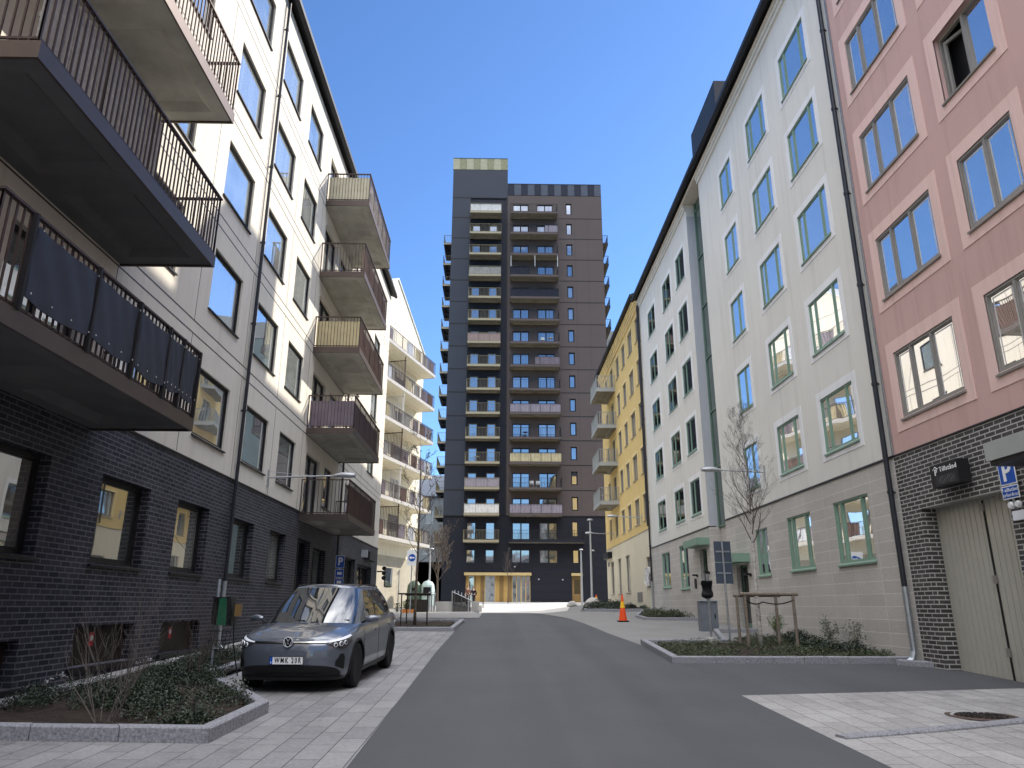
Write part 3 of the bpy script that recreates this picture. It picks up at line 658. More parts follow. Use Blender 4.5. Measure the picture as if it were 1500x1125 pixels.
# illuminated-type sign box: P Tillstånd
sb = MB(FR).box(12.72, 13.55, .04, .27, 3.73, 4.15).build('sign_box', 'black_frame', PB)
MB(FR).box(12.78, 13.40, .272, .275, 3.76, 3.93).build('display_panel', 'pipe_dark', sb)
text_mb('Tillstånd', .125, FR, (12.99, .274, 4.035), bold=.0, flip=True, space=1.2).build('lettering', 'white_sign', sb)
text_mb('P', .16, FR, (13.37, .274, 4.0), bold=.003, flip=True).build('lettering', 'white_sign', sb)
m_ = MB(FR); m_.tube([F(13.45, .277, 4.055), F(13.37, .277, 4.105), F(13.29, .277, 4.055)], .008, 6); m_.build('roof_mark', 'white_sign', sb)
mm = MB(FR)
for (dy, ddy) in ((0, 0),):
    for i in range(9):
        for j in range(5):
            if (i * 7 + j * 3) % 4: mm.box(12.86 + i * .052, 12.872 + i * .052, .275, .278, 3.78 + j * .028, 3.792 + j * .028)
mm.build('display_dots', 'grey_frame', sb)
# P sign
def sign_plate(fr, u0, u1, z0, z1, w, parent, mat, edge, name='sign_plate'):
    o = MB(fr).box(u0, u1, w, w + .01, z0, z1).build(name, edge, parent); MB(fr).box(u0 + .018, u1 - .018, w + .01, w + .013, z0 + .018, z1 - .018).build('sign_face', mat, o); return o
PS = empty('parking_sign', FR.P(11.78, .05, 3.2), 'blue P parking sign with a permit plate on the brick beside the garage gate', 'road sign')
sp = sign_plate(FR, 11.58, 11.98, 3.53, 4.02, .05, PS, 'blue_sign', 'white_sign'); text_mb('P', .44, FR, (11.78, .066, 3.73), bold=.010, flip=True).build('lettering', 'white_sign', sp)
sp = sign_plate(FR, 11.58, 11.98, 3.30, 3.515, .05, PS, 'blue_sign', 'white_sign')
text_mb('P-tillstånd', .082, FR, (11.78, .066, 3.445), bold=0, flip=True, space=1.2).build('lettering', 'white_sign', sp); text_mb('erfordras', .082, FR, (11.78, .066, 3.365), bold=0, flip=True, space=1.2).build('lettering', 'white_sign', sp)
MB(FR).tube([FR.P(11.78, .03, 3.18), FR.P(11.78, .03, 4.0)], .02, 8).build('pole', 'galvanised', PS)
wd_ = MB(FR)
for uu in (11.84, 11.67): wd_.lathe(FR.P(uu, .02, 3.2), [(.055, 0), (.06, -.03), (.045, -.06)], 14, axis='x')
tag(wd_.build('twin_wall_light', 'white_sign'), 'pair of round white caps on the brick just under the permit plate', 'wall light')
tag(MB(FR).box(11.35, 11.84, 0.002, .06, 2.95, 3.10).build('meter_box', 'clear_white'), 'pale flat box on the grey brick under the round white caps', 'box')

# ================================================================== WHITE BUILDING
WB = empty('apartment_building', (8.4, 28, .8), 'white rendered apartment block with green windows over a ribbed tile base, right side', 'building')
W0, W1, W2, W3 = 15.24, 27.32, 29.5, 41.0
WA = [(16.55, 18.36, (.21, .80)), (19.78, 21.45, (.24, .80)), (23.25, 24.58, (.42,))]
WCc = [(30.38, 31.95, (.6,)), (33.15, 34.9, (.6,)), (36.9, 38.75, (.5,))]
holesA = []; holesC = []
for k in range(5):
    zb = 5.38 + 2.685 * k
    holesA += [(a, b, zb, zb + 1.42) for a, b, _ in WA]; holesC += [(a, b, zb, zb + 1.45) for a, b, _ in WCc]
facade(FR, W0, W1, 4.70, 19.2, holesA, .14, 'rendered_wall', 'white_render', WB)
facade(FR, W2, W3, 4.70, 19.2, holesC, .14, 'rendered_wall', 'white_render', WB)
facade(FR, W0, W1, -.6, 4.66, [(16.55, 18.36, 2.62, 4.1), (19.78, 21.45, 2.62, 4.08), (23.1, 24.2, 2.58, 4.0), (25.3, 26.5, .85, 3.0)], .16, 'tiled_wall', 'ribbed_tile', WB)
facade(FR, W2, W3, -.6, 4.66, [(30.1, 31.2, 1.0, 3.9), (33.1, 34.7, 2.4, 4.3), (36.7, 38.5, 2.55, 4.2)], .16, 'tiled_wall', 'ribbed_tile', WB)
for a, b in ((W0, W1), (W2, W3)): MB(FR).box(a, b, -.02, .035, 4.66, 4.70).build('wall_trim', 'pipe_dark', WB)
for k in range(5):
    zb = 5.38 + 2.685 * k
    for i, (a, b, m_) in enumerate(WA): window(FR, ('WA', i), a, zb, b - a, 1.42, WB, 'green_frame', mull=m_, depth=.06, bar=.042, sill='green_frame', band='white_band', bandw=.2)
    for i, (a, b, m_) in enumerate(WCc): window(FR, ('WC', i), a, zb, b - a, 1.45, WB, 'green_frame', mull=m_, depth=.06, bar=.042, sill='green_frame', band='white_band', bandw=.2, pane='glass_dark')
for i, (a, b, z0, z1, m_) in enumerate([(16.55, 18.36, 2.62, 4.1, (.21, .80)), (19.78, 21.45, 2.62, 4.08, (.24, .80)), (23.1, 24.2, 2.58, 4.0, (.5,)), (33.1, 34.7, 2.4, 4.3, (.5,)), (36.7, 38.5, 2.55, 4.2, (.5,))]):
    ww = window(FR, ('WG', i), a, z0, b - a, z1 - z0, WB, 'green_frame', mull=m_, depth=.09, bar=.042, sill='green_frame')
    if i == 1: MB(FR).box(20.0, 20.5, -.11, -.10, 2.75, 2.93).build('sticker', 'white_sign', ww); MB(FR).box(20.08, 20.42, -.099, -.097, 2.80, 2.86).build('sticker_mark', 'blue_sign', ww)
door(FR, 25.3, 26.5, .85, 3.0, WB, frame='green_glazing_frame'); door(FR, 30.1, 31.2, 1.0, 3.9, WB, frame='green_glazing_frame')
for (a, b, z) in ((24.95, 27.25, 3.05), (29.62, 31.9, 3.98)): MB(FR).box(a, b, 0, .5, z, z + .28).build('canopy', 'green_frame', WB)
# stair recess with green glazing
MB(FR).box(W1, W2, -.62, -.44, -.6, 4.66).build('recess_wall', 'ribbed_tile', WB); MB(FR).box(W1, W2, -.60, -.42, 4.66, 19.2).build('stair_glazing', 'glass_green', WB)
m_ = MB(FR)
for k in range(7): z = 4.66 + 2.35 * k; m_.box(W1, W2, -.42, -.38, z - .03, z + .03)
for u in (27.8, 28.5, 29.44): m_.box(u - .03, u + .03, -.42, -.37, 4.66, 19.2)
m_.build('glazing_bar', 'green_glazing_frame', WB)
MB(FR).box(W2 - .012, W2 - .002, -.43, -.001, 4.70, 18.6).build('return_wall', 'return_render', WB); MB(FR).box(W2 - .012, W2 - .002, -.43, -.001, -.6, 4.66).build('return_tile', 'ribbed_tile', WB)
MB(FR).box(W0, W3, -.42, .16, 19.2, 19.36).build('eaves_cornice', 'cream_render', WB)
m_ = MB(FR)
for i, (a, b) in enumerate(((0, .16), (.05, .10))): m_.box(W0, W1, -.01, .12 - i * .05, 19.2 - .14 * (i + 1), 19.2 - .14 * i - .002); m_.box(W2, W3, -.01, .12 - i * .05, 19.2 - .14 * (i + 1), 19.2 - .14 * i - .002)
m_.build('eaves_moulding', 'white_render', WB)
shell(FR, W0, W1, -.6, 19.4, 12, WB, 'white_render'); shell(FR, W2, W3, -.6, 19.4, 12, WB, 'white_render'); shell(FR, W1 - .01, W2 + .01, -.6, 19.3, 11.9, WB, 'return_render', w0=-.64, name='stair_core')
roof(FR, W0, W3, 19.4, 12.2, WB)
ch = MB(FR).box(27.4, 31.4, -4.2, -1.1, 19.6, 24.3).build('roof_plant_housing', 'roof_metal', WB)
pipe(FR, 15.36, .10, .50, 19.2, WB, galv=2.0, r=.055); pipe(FR, 40.9, .09, 1.35, 19.2, WB, galv=2.9, r=.05)
MB(FR).box(15.16, 15.22, .01, .035, 4.7, 19.3).build('expansion_joint', 'galvanised', WB)
for (uu, zz) in ((31.7, 2.85), (29.9, 2.9), (24.95, 2.62)):
    m_ = MB(FR); m_.box(uu - .04, uu + .04, 0, .06, zz - .05, zz + .05); m_.box(uu - .09, uu + .09, .06, .22, zz - .01, zz + .06); m_.build('wall_light', 'dark_metal', WB)
MB(FR).box(31.95, 32.2, 0, .04, 2.35, 2.75).build('entry_phone', 'black_plastic', WB)
for i, uu in enumerate((17.6, 19.9, 22.2)): MB(FR).box(uu, uu + .9, .001, .02, gz(uu) - .02, gz(uu) + .07).build('base_vent', 'black_frame', WB)

# ================================================================== YELLOW BUILDING
YB = empty('apartment_building', (8.4, 49, 1.5), 'yellow rendered apartment block on a cream base with grey balconies at its far end', 'building')
A0, A1 = 41.03, 58.2
ycols = [(41.1, 42.72, (.33, .66)), (43.85, 45.4, (.5,)), (46.6, 47.95, (.5,)), (49.1, 50.45, (.5,)), (52.0, 53.2, ()), (54.9, 56.0, ())]
ye = []
for k in range(5):
    zb = 6.35 + 2.73 * k
    for a, b, m_ in ycols: ye.append((a, b, zb, zb + 1.5))
facade(FR, A0, A1, 5.79, 19.75, ye, .14, 'rendered_wall', 'yellow_render', YB)
facade(FR, A0, A1, -.6, 5.76, [(54.7, 56.15, 2.47, 4.77), (51.4, 52.85, 2.47, 4.79), (48.0, 49.6, 2.48, 4.8), (41.05, 42.6, 2.7, 4.28)], .15, 'plinth_or_shade_wall', 'cream_plinth', YB)
MB(FR).box(A0, A1, -.02, .02, 5.76, 5.79).build('wall_trim', 'brown_frame', YB)
for k in range(5):
    zb = 6.35 + 2.73 * k
    for i, (a, b, m_) in enumerate(ycols): window(FR, ('Y', i), a, zb, b - a, 1.5, YB, 'brown_frame', mull=m_, depth=.14, bar=.06, sill='brown_frame', band='yellow_band', bandw=.14 if i else .1, pane='glass_left')
for i, (a, b, z0, z1, m_) in enumerate([(54.7, 56.15, 2.47, 4.77, ()), (51.4, 52.85, 2.47, 4.79, ()), (48.0, 49.6, 2.48, 4.8, ()), (41.05, 42.6, 2.7, 4.28, (.5,))]): window(FR, ('YG', i), a, z0, b - a, z1 - z0, YB, 'brown_frame', mull=m_, depth=.15, bar=.06, sill='brown_frame')
m_ = MB(FR)
for i in range(4): m_.box(A0, A1, -.01, .09 + .07 * i, 19.15 + .15 * i, 19.30 + .15 * i - .003)
m_.build('eaves_cornice', 'yellow_band', YB)
shell(FR, A0, A1, -.6, 19.75, 12, YB, 'yellow_render'); roof(FR, A0, A1, 19.78, 12.2, YB, over=.42)
pipe(FR, 41.25, .09, 5.9, 19.2, YB, r=.05)
for k in range(4): balcony(FR, 'Y', 51.1, 54.7, 1.36, 8.41 + 2.74 * k, YB, h=.22, rail=.98, pitch=.14, slab='tower_soffit', fascia='canopy_grey', bars='canopy_grey', bar=.03, screens=(('out', .05, 3.5, .02, .92, 'grey_fabric', .0, .2),))
MB(FR).box(44.2, 45.7, .002, .03, 1.88, 2.42).build('wall_hatch', 'brown_frame', YB)
bx = MB(FR).box(55.3, 57.9, .02, .32, 5.05, 5.48).build('sign_box', 'black_frame', YB); MB(FR).box(56.8, 57.4, .005, .02, 4.5, 4.8).build('wall_plate', 'sign_back', YB)

# ================================================================== TOWER
TB = empty('tower_block', (3.2, 82, 2.0), 'tall dark residential tower with stacked balconies closing the end of the street', 'tower')
XL0, XS, XR1 = -6.2, .77, 12.66
lv = [8.2 + 2.855 * k for k in range(15)]        # underside of each balcony slab, from the lowest
lw = [(-3.6, -2.6), (-1.5, -.5)]; rw = [(1.45, 3.4), (4.45, 6.45)]
# panelled base
hb = [(-3.6, -2.6, 6.07, 7.55), (-1.5, -.5, 6.07, 7.55), (1.4, 3.4, 6.07, 7.55), (4.43, 6.46, 6.07, 7.55), (8.1, 8.8, 6.07, 7.55),
      (-3.58, -2.56, 8.6, 10.5), (-1.5, -.47, 8.6, 10.5), (1.45, 3.41, 8.6, 10.48), (4.44, 6.45, 8.6, 10.48), (8.08, 8.75, 8.95, 10.62),
      (-3.55, 3.45, 1.9, 4.78), (7.96, 9.03, 1.9, 4.75)]
facade(FT, XL0, XR1, -.5, 11.2, hb, .18, 'panelled_base', 'tower_navy', TB)
m_ = MB(FT)
for i in range(11):
    z = 2.25 + i * .86
    if z < 11.1:
        segs = [(XL0, XR1)]
        for h in hb:
            if h[2] - .02 < z < h[3] + .02:
                segs = [s for a, b in segs for s in ((a, min(b, h[0])), (max(a, h[1]), b)) if s[1] - s[0] > .02]
        for a, b in segs: m_.box(a, b, -.01, .02, z - .02, z + .02)
for u in (-5.2, 9.2, 10.8):
    for k in range(14): MB(FT).box(u, u + .015, .0, .108 if u < 0 else .068, lv[k] + 3.05, lv[k] + 5.8).build('cladding_joint', 'black_frame', TB) if k < 13 else None
for u in (-5.0, -2.0, 7.3, 10.0, 11.5): 
    for i in range(10): m_.box(u + (i % 3) * .31, u + (i % 3) * .31 + .012, -.01, .006, 2.28 + i * .86, 3.08 + i * .86) if not any(h[0] - .1 < u + (i % 3) * .31 < h[1] + .1 and h[2] < 3.1 + i * .86 and h[3] > 2.2 + i * .86 for h in hb) else None
m_.build('panel_joint', 'black_frame', TB)
# upper walls
def upper(u0, u1, ztop, wins, name, mat, ww=0.):
    holes = []
    for k in range(14):
        for (a, b, z0, z1) in wins: holes.append((a, b, lv[k + 1] + z0, lv[k + 1] + z1))
    facade(FT, u0, u1, 11.24, ztop, holes, .14, name, mat, TB, w=ww)
upper(XL0, -3.9, 55.2, [], 'slate_wall', 'tower_slate', .10); upper(-3.9, XS, 51.2, [(a, b, .22, 2.1) for a, b in lw], 'recessed_wall', 'tower_navy', -.0)
facade(FT, -3.9, XS, 51.2, 55.2, [], .1, 'slate_wall', 'tower_slate', TB, w=.10)
upper(XS, XR1, 51.55, [(a, b, .22, 2.1) for a, b in rw] + [(8.1, 8.84, .75, 2.3)], 'brown_wall', 'tower_brown', .06)
m_ = MB(FT)
for k in range(15):
    z = lv[k] + .15 + (2.855 if k == 0 else 0) * 0
    if k > 0:
        MB(FT).box(XL0, -3.9, .09, .112, z - .07, z + .07).build('floor_band', 'black_frame', TB); MB(FT).box(7.1, XR1, .05, .072, z - .05, z + .05).build('floor_band', 'black_frame', TB)
z = lv[14] + 2.98; MB(FT).box(XL0, XS, .09, .115, z - .07, z + .07).build('floor_band', 'black_frame', TB)
m_ = MB(FT); m_.box(-3.92, -3.88, .0, .112, 11.24, 51.2); m_.box(.62, .78, .0, .115, 11.24, 51.2); m_.build('wall_trim', 'black_frame', TB)
def tw(kind, u, z, wd, ht, mull, frame='tower_frame'): return window(FT, ('T', kind, round(wd, 2), round(ht, 2)), u, z, wd, ht, TB, frame, pane='glass_tower', mull=mull, depth=.14, bar=.09 if kind == 's' else .065)
for (a, b, z0, z1) in hb[:10]: tw('b', a, z0, b - a, z1 - z0, (.5,) if b - a > 1.5 else ())
for k in range(1, 15):
    for a, b in lw: tw('l', a, lv[k] + .22, b - a, 1.88, (), 'olive_bar')
    for a, b in rw: tw('r', a, lv[k] + .22, b - a, 1.88, (.5,))
    tw('s', 8.1, lv[k] + .75, .74, 1.55, ())
sL = {0: None, 1: 'white_fabric', 2: 'lilac_fabric', 8: 'pink_fabric', 11: 'grey_fabric', 14: 'white_fabric'}
sR = {1: ('lilac_fabric', 0, 5.75), 3: ('yellow_fabric', 0, 5.75), 5: ('lilac_fabric', 0, 5.75), 10: ('navy_band', 0, 5.75), 7: ('mauve_fabric', 2.9, 5.75), 11: ('navy_band', 0, 2.3), 13: ('lilac_fabric', 4.2, 5.75)}
for k in range(15):
    f = sL.get(k); balcony(FT, ('TL', f), -3.85, -.02, 1.62, lv[k], TB, h=.22, rail=1.1, pitch=.16, slab='tower_soffit', fascia='olive_balcony', bars='olive_bar', bar=.02, screens=((('out', .05, 3.8, .04, 1.04, f, .02, .3),) if f else ()))
    r_ = sR.get(k)
    if k == 0: balcony(FT, 'TR0', 1.05, 9.35, 1.62, lv[k], TB, h=.22, rail=1.1, pitch=.16, slab='tower_soffit', fascia='tower_navy', bars='black_frame', bar=.02)
    else: balcony(FT, ('TR', r_), 1.15, 6.92, 1.62, lv[k], TB, h=.22, rail=1.1, pitch=.16, slab='tower_soffit', fascia='tower_brown', bars='black_frame', bar=.02, screens=((('out', r_[1] + .02, r_[2], .04, 1.04, r_[0], .02, .3),) if r_ else ()))
m_ = MB(FT)
for u in (1.2, 4.1, 6.85): m_.box(u - .03, u + .03, 1.5, 1.56, lv[11] + 1.3, lv[12])
m_.build('screen_post', 'white_frame', TB)
# side balconies, seen edge on
FTL = Frame((XL0, 0), (0, 1), (-1, 0)); FTR = Frame((XR1, 0), (0, 1), (1, 0))
for k in range(14): balcony(FTL, 'TS', 83.6, 88.2, 1.08, lv[k] + .1, TB, h=.2, rail=1.1, pitch=.2, slab='tower_navy', fascia='olive_balcony', bars='olive_bar', bar=.025)
for k in range(6, 14): balcony(FTR, 'TS2', 83.2, 87.5, .85, lv[k] + .1, TB, h=.2, rail=1.1, pitch=.2, slab='tower_soffit', fascia='dark_metal', bars='black_frame', bar=.025)
# striped parapets
for (u0, u1, z0, z1, n_, ca, cb, ww) in ((XL0 - .05, XS, 55.24, 56.85, 8, 'beige_band', 'olive_band', .12), (XS + .01, XR1, 51.6, 53.2, 14, 'navy_band', 'slate_band', .08)):
    for q, mt in ((0, ca), (1, cb)):
        for i in range(n_):
            if i % 2 == q: a = u0 + (u1 - u0) * i / n_; MB(FT).box(a, a + (u1 - u0) / n_ - .01, -.2, ww, z0, z1).build('parapet_panel', mt, TB)
    MB(FT).box(u0, u1, -.25, ww + .03, z1, z1 + .06).build('parapet_cap', 'roof_metal', TB)
MB(FT).box(XL0, XS, -20, -.3, -.5, 56.6).build('core_wall', 'tower_slate', TB); MB(FT).box(XS + .005, XR1, -20, -.3, -.5, 53.0).build('core_wall', 'tower_brown', TB)
# timber shop front
sf = MB(FT)
sf.box(-3.72, 3.55, -.05, .55, 4.78, 5.08); sf = sf.build('canopy', 'wood_pale', TB)
for i, (a, b) in enumerate(((-3.55, -3.25), (-2.62, -2.45), (-2.45, -1.95), (-1.95, -1.5), (-.35, .1), (.1, .55), (.55, 1.0), (1.0, 1.45))): MB(FT).box(a, b, -.16, -.10 + .02 * (i % 2), 1.95, 4.77).build('wood_cladding', ('wood_panel', 'wood_panel_dark')[i % 2], TB)
for i, (a, b) in enumerate(((-3.25, -2.62), (-1.5, -.35), (1.45, 2.45), (2.45, 3.45))): window(FT, ('TG', i), a, 1.98, b - a, 2.79, TB, 'wood_pale', pane='glass_tower', depth=.16, bar=.05, mull=() if i < 2 else (.5,))
d_ = MB(FT).box(7.97, 9.02, -.14, -.08, 1.95, 4.74).build('door', 'wood_panel_dark', TB); MB(FT).box(8.2, 8.85, -.079, -.07, 2.9, 4.4).build('pane', 'glass_dark', d_); MB(FT).box(7.9, 9.1, 0, .35, 4.76, 5.05).build('canopy', 'wood_pale', TB)
for (u, z) in ((4.3, 4.35), (1.7, 5.65), (6.9, 4.3)): MB(FT).box(u, u + .12, .0, .12, z, z + .12).build('wall_light', 'white_frame', TB)

def folding_chair(u, w, z, mat, label):
    F = FT.P; t = empty('folding_chair', F(u, w, z), label, 'chair', 'chairs on the tower balconies')
    MB(FT).box(u - .22, u + .22, w - .2, w + .2, z + .44, z + .47).build('seat', mat, t); MB(FT).box(u - .22, u + .22, w - .23, w - .2, z + .6, z + .9).build('backrest', mat, t)
    for a in (-.2, .2):
        MB(FT).tube([F(u + a, w + .2, z), F(u + a, w - .22, z + .9)], .015, 5).build('leg', mat, t); MB(FT).tube([F(u + a, w - .22, z), F(u + a, w + .18, z + .46)], .015, 5).build('leg', mat, t)
def small_table(u, w, z, mat, label):
    F = FT.P; t = empty('small_table', F(u, w, z), label, 'table', 'tables on the tower balconies')
    c = F(u, w, z); MB().lathe(c, [(0, .70), (.32, .70), (.32, .73), (0, .73)], 16).build('tabletop', mat, t); MB().tube([c + Vector((0, 0, .02)), c + Vector((0, 0, .7))], .025, 6).build('leg', mat, t); MB().lathe(c, [(0, 0), (.2, 0), (.2, .02), (0, .02)], 12).build('base', mat, t)
folding_chair(3.6, .9, lv[2] + .22, 'white_frame', 'white folding chair on the right tower balcony under the yellow screen, left of two'); folding_chair(4.3, .8, lv[2] + .22, 'white_frame', 'white folding chair on the right tower balcony under the yellow screen, right of two')
small_table(2.9, .8, lv[4] + .22, 'dark_metal', 'dark round table on the right tower balcony just above the yellow screen'); folding_chair(5.0, .8, lv[8] + .22, 'white_frame', 'white folding chair at mid height on the right side of the tower'); small_table(5.9, .8, lv[8] + .22, 'white_frame', 'white round table on the right tower balcony at mid height')
small_table(-2.6, .8, lv[3] + .22, 'white_frame', 'white round table on the tan left tower balcony just above the lilac screen')

# ================================================================== GABLED BUILDING
dv = Vector((.2756, .9613)); nv = Vector((.9613, -.2756)); g0 = Vector((-5.77, 62.1)) - nv * 1.64
FG = Frame(g0, dv, nv)
GB = empty('gabled_building', (g0.x - 1.3, g0.y - 6, 1.7), 'sunlit cream building with a pointed gable and long stacked balconies behind the left block', 'building')
gl, gr = -16.0, 1.25
mb = MB(FG); F = FG.P
for (ww, s_) in ((0, 1),):
    mb.quad(F(gl, 0, 6.3), F(gr, 0, 6.3), F(gr, 0, 23.6), F(-5.3, 0, 28.3), F(gl, 0, 21.0))
mb.quad(F(gr, 0, 6.3), F(gr, -12, 6.3), F(gr, -12, 23.6), F(gr, 0, 23.6)); mb.quad(F(gl, 0, 6.3), F(gl, 0, 21), F(gl, -12, 21), F(gl, -12, 6.3))
mb.quad(F(gl, -12, 6.3), F(gl, -12, 21), F(-5.3, -12, 28.3), F(gr, -12, 23.6), F(gr, -12, 6.3))
mb.build('gable_wall', 'gable_render', GB)
MB(FG).box(gl, gr, -12, .0, 5.3, 6.28).build('wall_course', 'gable_render', GB); MB(FG).box(gl, gr, -12, .03, .5, 5.3).build('brick_wall', 'tan_brick', GB)
mb = MB(FG)
for (ua, za, ub, zb) in ((gr + .12, 23.52, -5.3, 28.32), (gl - .1, 20.95, -5.3, 28.32)): mb.hexa([F(ua, .10, za), F(ub, .10, zb), F(ub, -12.1, zb), F(ua, -12.1, za), F(ua, .10, za + .16), F(ub, .10, zb + .16), F(ub, -12.1, zb + .16), F(ua, -12.1, za + .16)])
mb.build('roof', 'white_frame', GB)
m_ = MB(FG); m_.box(gl, gr, -.01, .006, 24.25, 24.28); m_.box(-5.4, -5.37, -.01, .006, 21, 27.6)
m_.box(-1.6, -1.57, -.01, .006, 21, 25.2); m_.build('panel_joint', 'pipe_dark', GB)
ends = [6.2, 9.02, 11.95, 14.9, 17.9, 20.95]
for k, z in enumerate(ends):
    b = balcony(FG, 'G', -14.6, 0, 1.64, z, GB, h=.24, rail=1.1, pitch=.16, slab='gable_render', fascia='stone_pale', bars='bar_metal', bar=.02)
    m_ = MB(FG)
    for i, mt in enumerate(('mauve_fabric', 'brown_fabric', 'lilac_fabric', 'clear_white', 'yellow_fabric', 'grey_fabric')):
        a = (-13.8, -10.2, -6.2, -4.4, -2.9, -1.5)[(i + k) % 6]; L = 1.25
        MB(FG).box(a, a + L, 1.53, 1.545, z + .3, z + 1.28).build('privacy_screen', mt, b)
    if k < 5:
        for u in (-6.4, -11.5):
            m_ = MB(FG)
            for i in range(13): w_ = .05 + i * .125; m_.box(u, u + .025, w_, w_ + .025, z + .24, z + 2.7)
            m_.box(u - .01, u + .035, 0, 1.6, z + 2.6, z + 2.66); m_.box(u - .02, u + .05, 1.5, 1.57, z + .24, z + 2.95)
            m_.build('divider_grille', 'white_frame' if k % 2 else 'bar_metal', b)
    for u in (-13.2, -9.6, -4.8): window(FG, 'GD', u, z + .24, 1.7, 2.05, GB, 'brown_frame', mull=(.5,), depth=-.07, bar=.06, pane='glass_left') if k < 5 else None
for u in (-13, -9, -5): window(FG, 'GW', u, 3.0, 1.3, 1.4, GB, 'black_frame', depth=-.09, bar=.06)

# ================================================================== FAR BUILDINGS
FB = empty('far_building', (-10, 100, 2), 'grey apartment house with a blue grey roof, in the gap left of the tower', 'building')
FF = Frame((0, 100), (1, 0), (0, -1))
facade(FF, -22, -5.5, 1, 15.9, [(-9.9, -8.9, 12.2, 14.1), (-10.2, -9.2, 8.2, 10.3), (-12.4, -11.4, 12.2, 14.1), (-10.2, -9.2, 5.0, 7.0)], .15, 'wall', 'grey_render', FB)
for (a, z, h_) in ((-9.9, 12.2, 1.9), (-10.2, 8.2, 2.1), (-12.4, 12.2, 1.9), (-10.2, 5.0, 2.0)): window(FF, ('F', h_), a, z, 1.0, h_, FB, 'white_frame', depth=.15, bar=.06)
shell(FF, -22, -5.5, 1, 15.9, 10, FB, 'grey_render'); F = FF.P
mb = MB(FF); mb.hexa([F(-22, .3, 15.9), F(-5.4, .3, 15.9), F(-5.4, -10, 15.9), F(-22, -10, 15.9), F(-22, -3.5, 19.4), F(-5.4, -3.5, 19.4), F(-5.4, -6, 19.4), F(-22, -6, 19.4)]); mb.build('roof', 'boiler_grey', FB)
MB(FF).box(-22, -5.4, -.05, .06, .5, 7.2).build('plinth_or_shade_wall', 'dark_metal', FB)  # dark sheet stands in for the shaded trees and balconies low down
balcony(FF, 'F1', -8.2, -6.0, 1.5, 9.4, FB, pitch=.2, bars='black_frame'); MB(FF).box(-22, -5.4, -.05, .06, .5, 7.2).build('plinth_or_shade_wall', 'dark_metal', FB)  # second copy of the dark shade sheet
balcony(FF, 'F1', -8.2, -6.0, 1.5, 6.4, FB, pitch=.2, bars='black_frame')
GF = empty('far_building', (22, 112, 2), 'green grey high building rising behind the yellow block, right of the tower', 'building')
FH = Frame((12.5, 112), (.93, -.36), (-.36, -.93))
facade(FH, 0, 26, 1, 41.5, [(4.2 + 3.0 * i, 5.3 + 3.0 * i, 38.2 - 3.1 * j, 40.0 - 3.1 * j) for i in range(7) for j in range(3)], .2, 'wall', 'far_green', GF)
for i in range(7):
    for j in range(3): window(FH, 'GF', 4.2 + 3.0 * i, 38.2 - 3.1 * j, 1.1, 1.8, GF, 'black_frame', depth=.2, pane='glass_tower')
shell(FH, 0, 26, 1, 41.5, 9, GF, 'far_green'); MB(FH).box(-.1, 26.1, -9, .1, 41.5, 44.0).build('roof', 'far_roof', GF)
# blocks behind the camera, met only in reflections
for (x0, x1, y0, y1, h_, mt, lab) in ((-30, -8, -60, -34, 15, 'gable_render', 'cream block beyond the near end of the street, left'), (-4, 26, -66, -40, 13, 'grey_render', 'grey block beyond the near end of the street, right')):
    o = empty('apartment_building', ((x0 + x1) / 2, y1, gz(y1)), lab, 'building'); ff = Frame((0, y1), (1, 0), (0, 1))
    hs = [(x0 + 1.5 + 3 * i, x0 + 2.9 + 3 * i, .6 + 2.9 * j, 2.1 + 2.9 * j) for i in range(int((x1 - x0) / 3)) for j in range(4)]
    facade(ff, x0, x1, -3, h_, hs, .15, 'wall', mt, o); shell(ff, x0, x1, -3, h_, 14, o, mt); roof(ff, x0, x1, h_, 14.2, o)
    for h in hs: window(ff, 'R', h[0], h[2], 1.4, 1.5, o, 'white_frame', depth=.15)

# ================================================================== GROUND
def sheet(name, rows, mat, dz, kind='structure', label=None):
    """rows: (y, xleft, xright); rows are cut so that the sheet follows the rising street"""
    mb = MB(); X = lambda l, r: sorted({l, r, *[q for q in (3, 4, 5, 6, 7) if l < q < r]})
    for i in range(len(rows) - 1):
        (ya, la, ra), (yb, lb, rb) = rows[i], rows[i + 1]; n_ = max(1, int(abs(yb - ya) / 1.25))
        cuts = sorted({*[k / n_ for k in range(n_ + 1)], *[(q - ya) / (yb - ya) for q in (33, 50, 53) if ya < q < yb]}); nx = 1 if max(ra, rb) <= 3 else 9
        for a, b in zip(cuts[:-1], cuts[1:]):
            f = lambda t: (ya + (yb - ya) * t, la + (lb - la) * t, ra + (rb - ra) * t); p, q = f(a), f(b)
            for j in range(nx):
                u, v = j / nx, (j + 1) / nx; c = [(r_[1] + (r_[2] - r_[1]) * w_, r_[0]) for r_, w_ in ((p, u), (p, v), (q, v), (q, u))]
                mb.quad(*[(x, y, gz(y, x) + dz) for x, y in c])
    return tag(mb.build(name, mat, weld=True), kind=kind)
mb = MB(); ys = [-400, -60, 0, 15, 33] + [33 + 1.25 * i for i in range(1, 40)] + [82, 120, 400, 900]; xs = [-500, -40, 0, 3, 3.5, 4, 4.5, 5, 5.5, 6, 6.5, 7, 9, 40, 500]; ys = sorted(set(ys) | {50, 53})
gg = lambda x, y: gz(max(y, -60), x) - (.014 if y > 33 else 0)
for a, b in zip(ys[:-1], ys[1:]):
    for c, d in zip(xs[:-1], xs[1:]): mb.quad((c, a, gg(c, a)), (d, a, gg(d, a)), (d, b, gg(d, b)), (c, b, gg(c, b)))
tag(mb.build('ground', 'asphalt', weld=True), kind='structure')
sheet('pavement', [(-14, -6.6, -1.15), (7.1, -6.6, -1.32), (18, -6.6, -1.42), (24.8, -6.6, -1.40)], 'paver_left', .004)
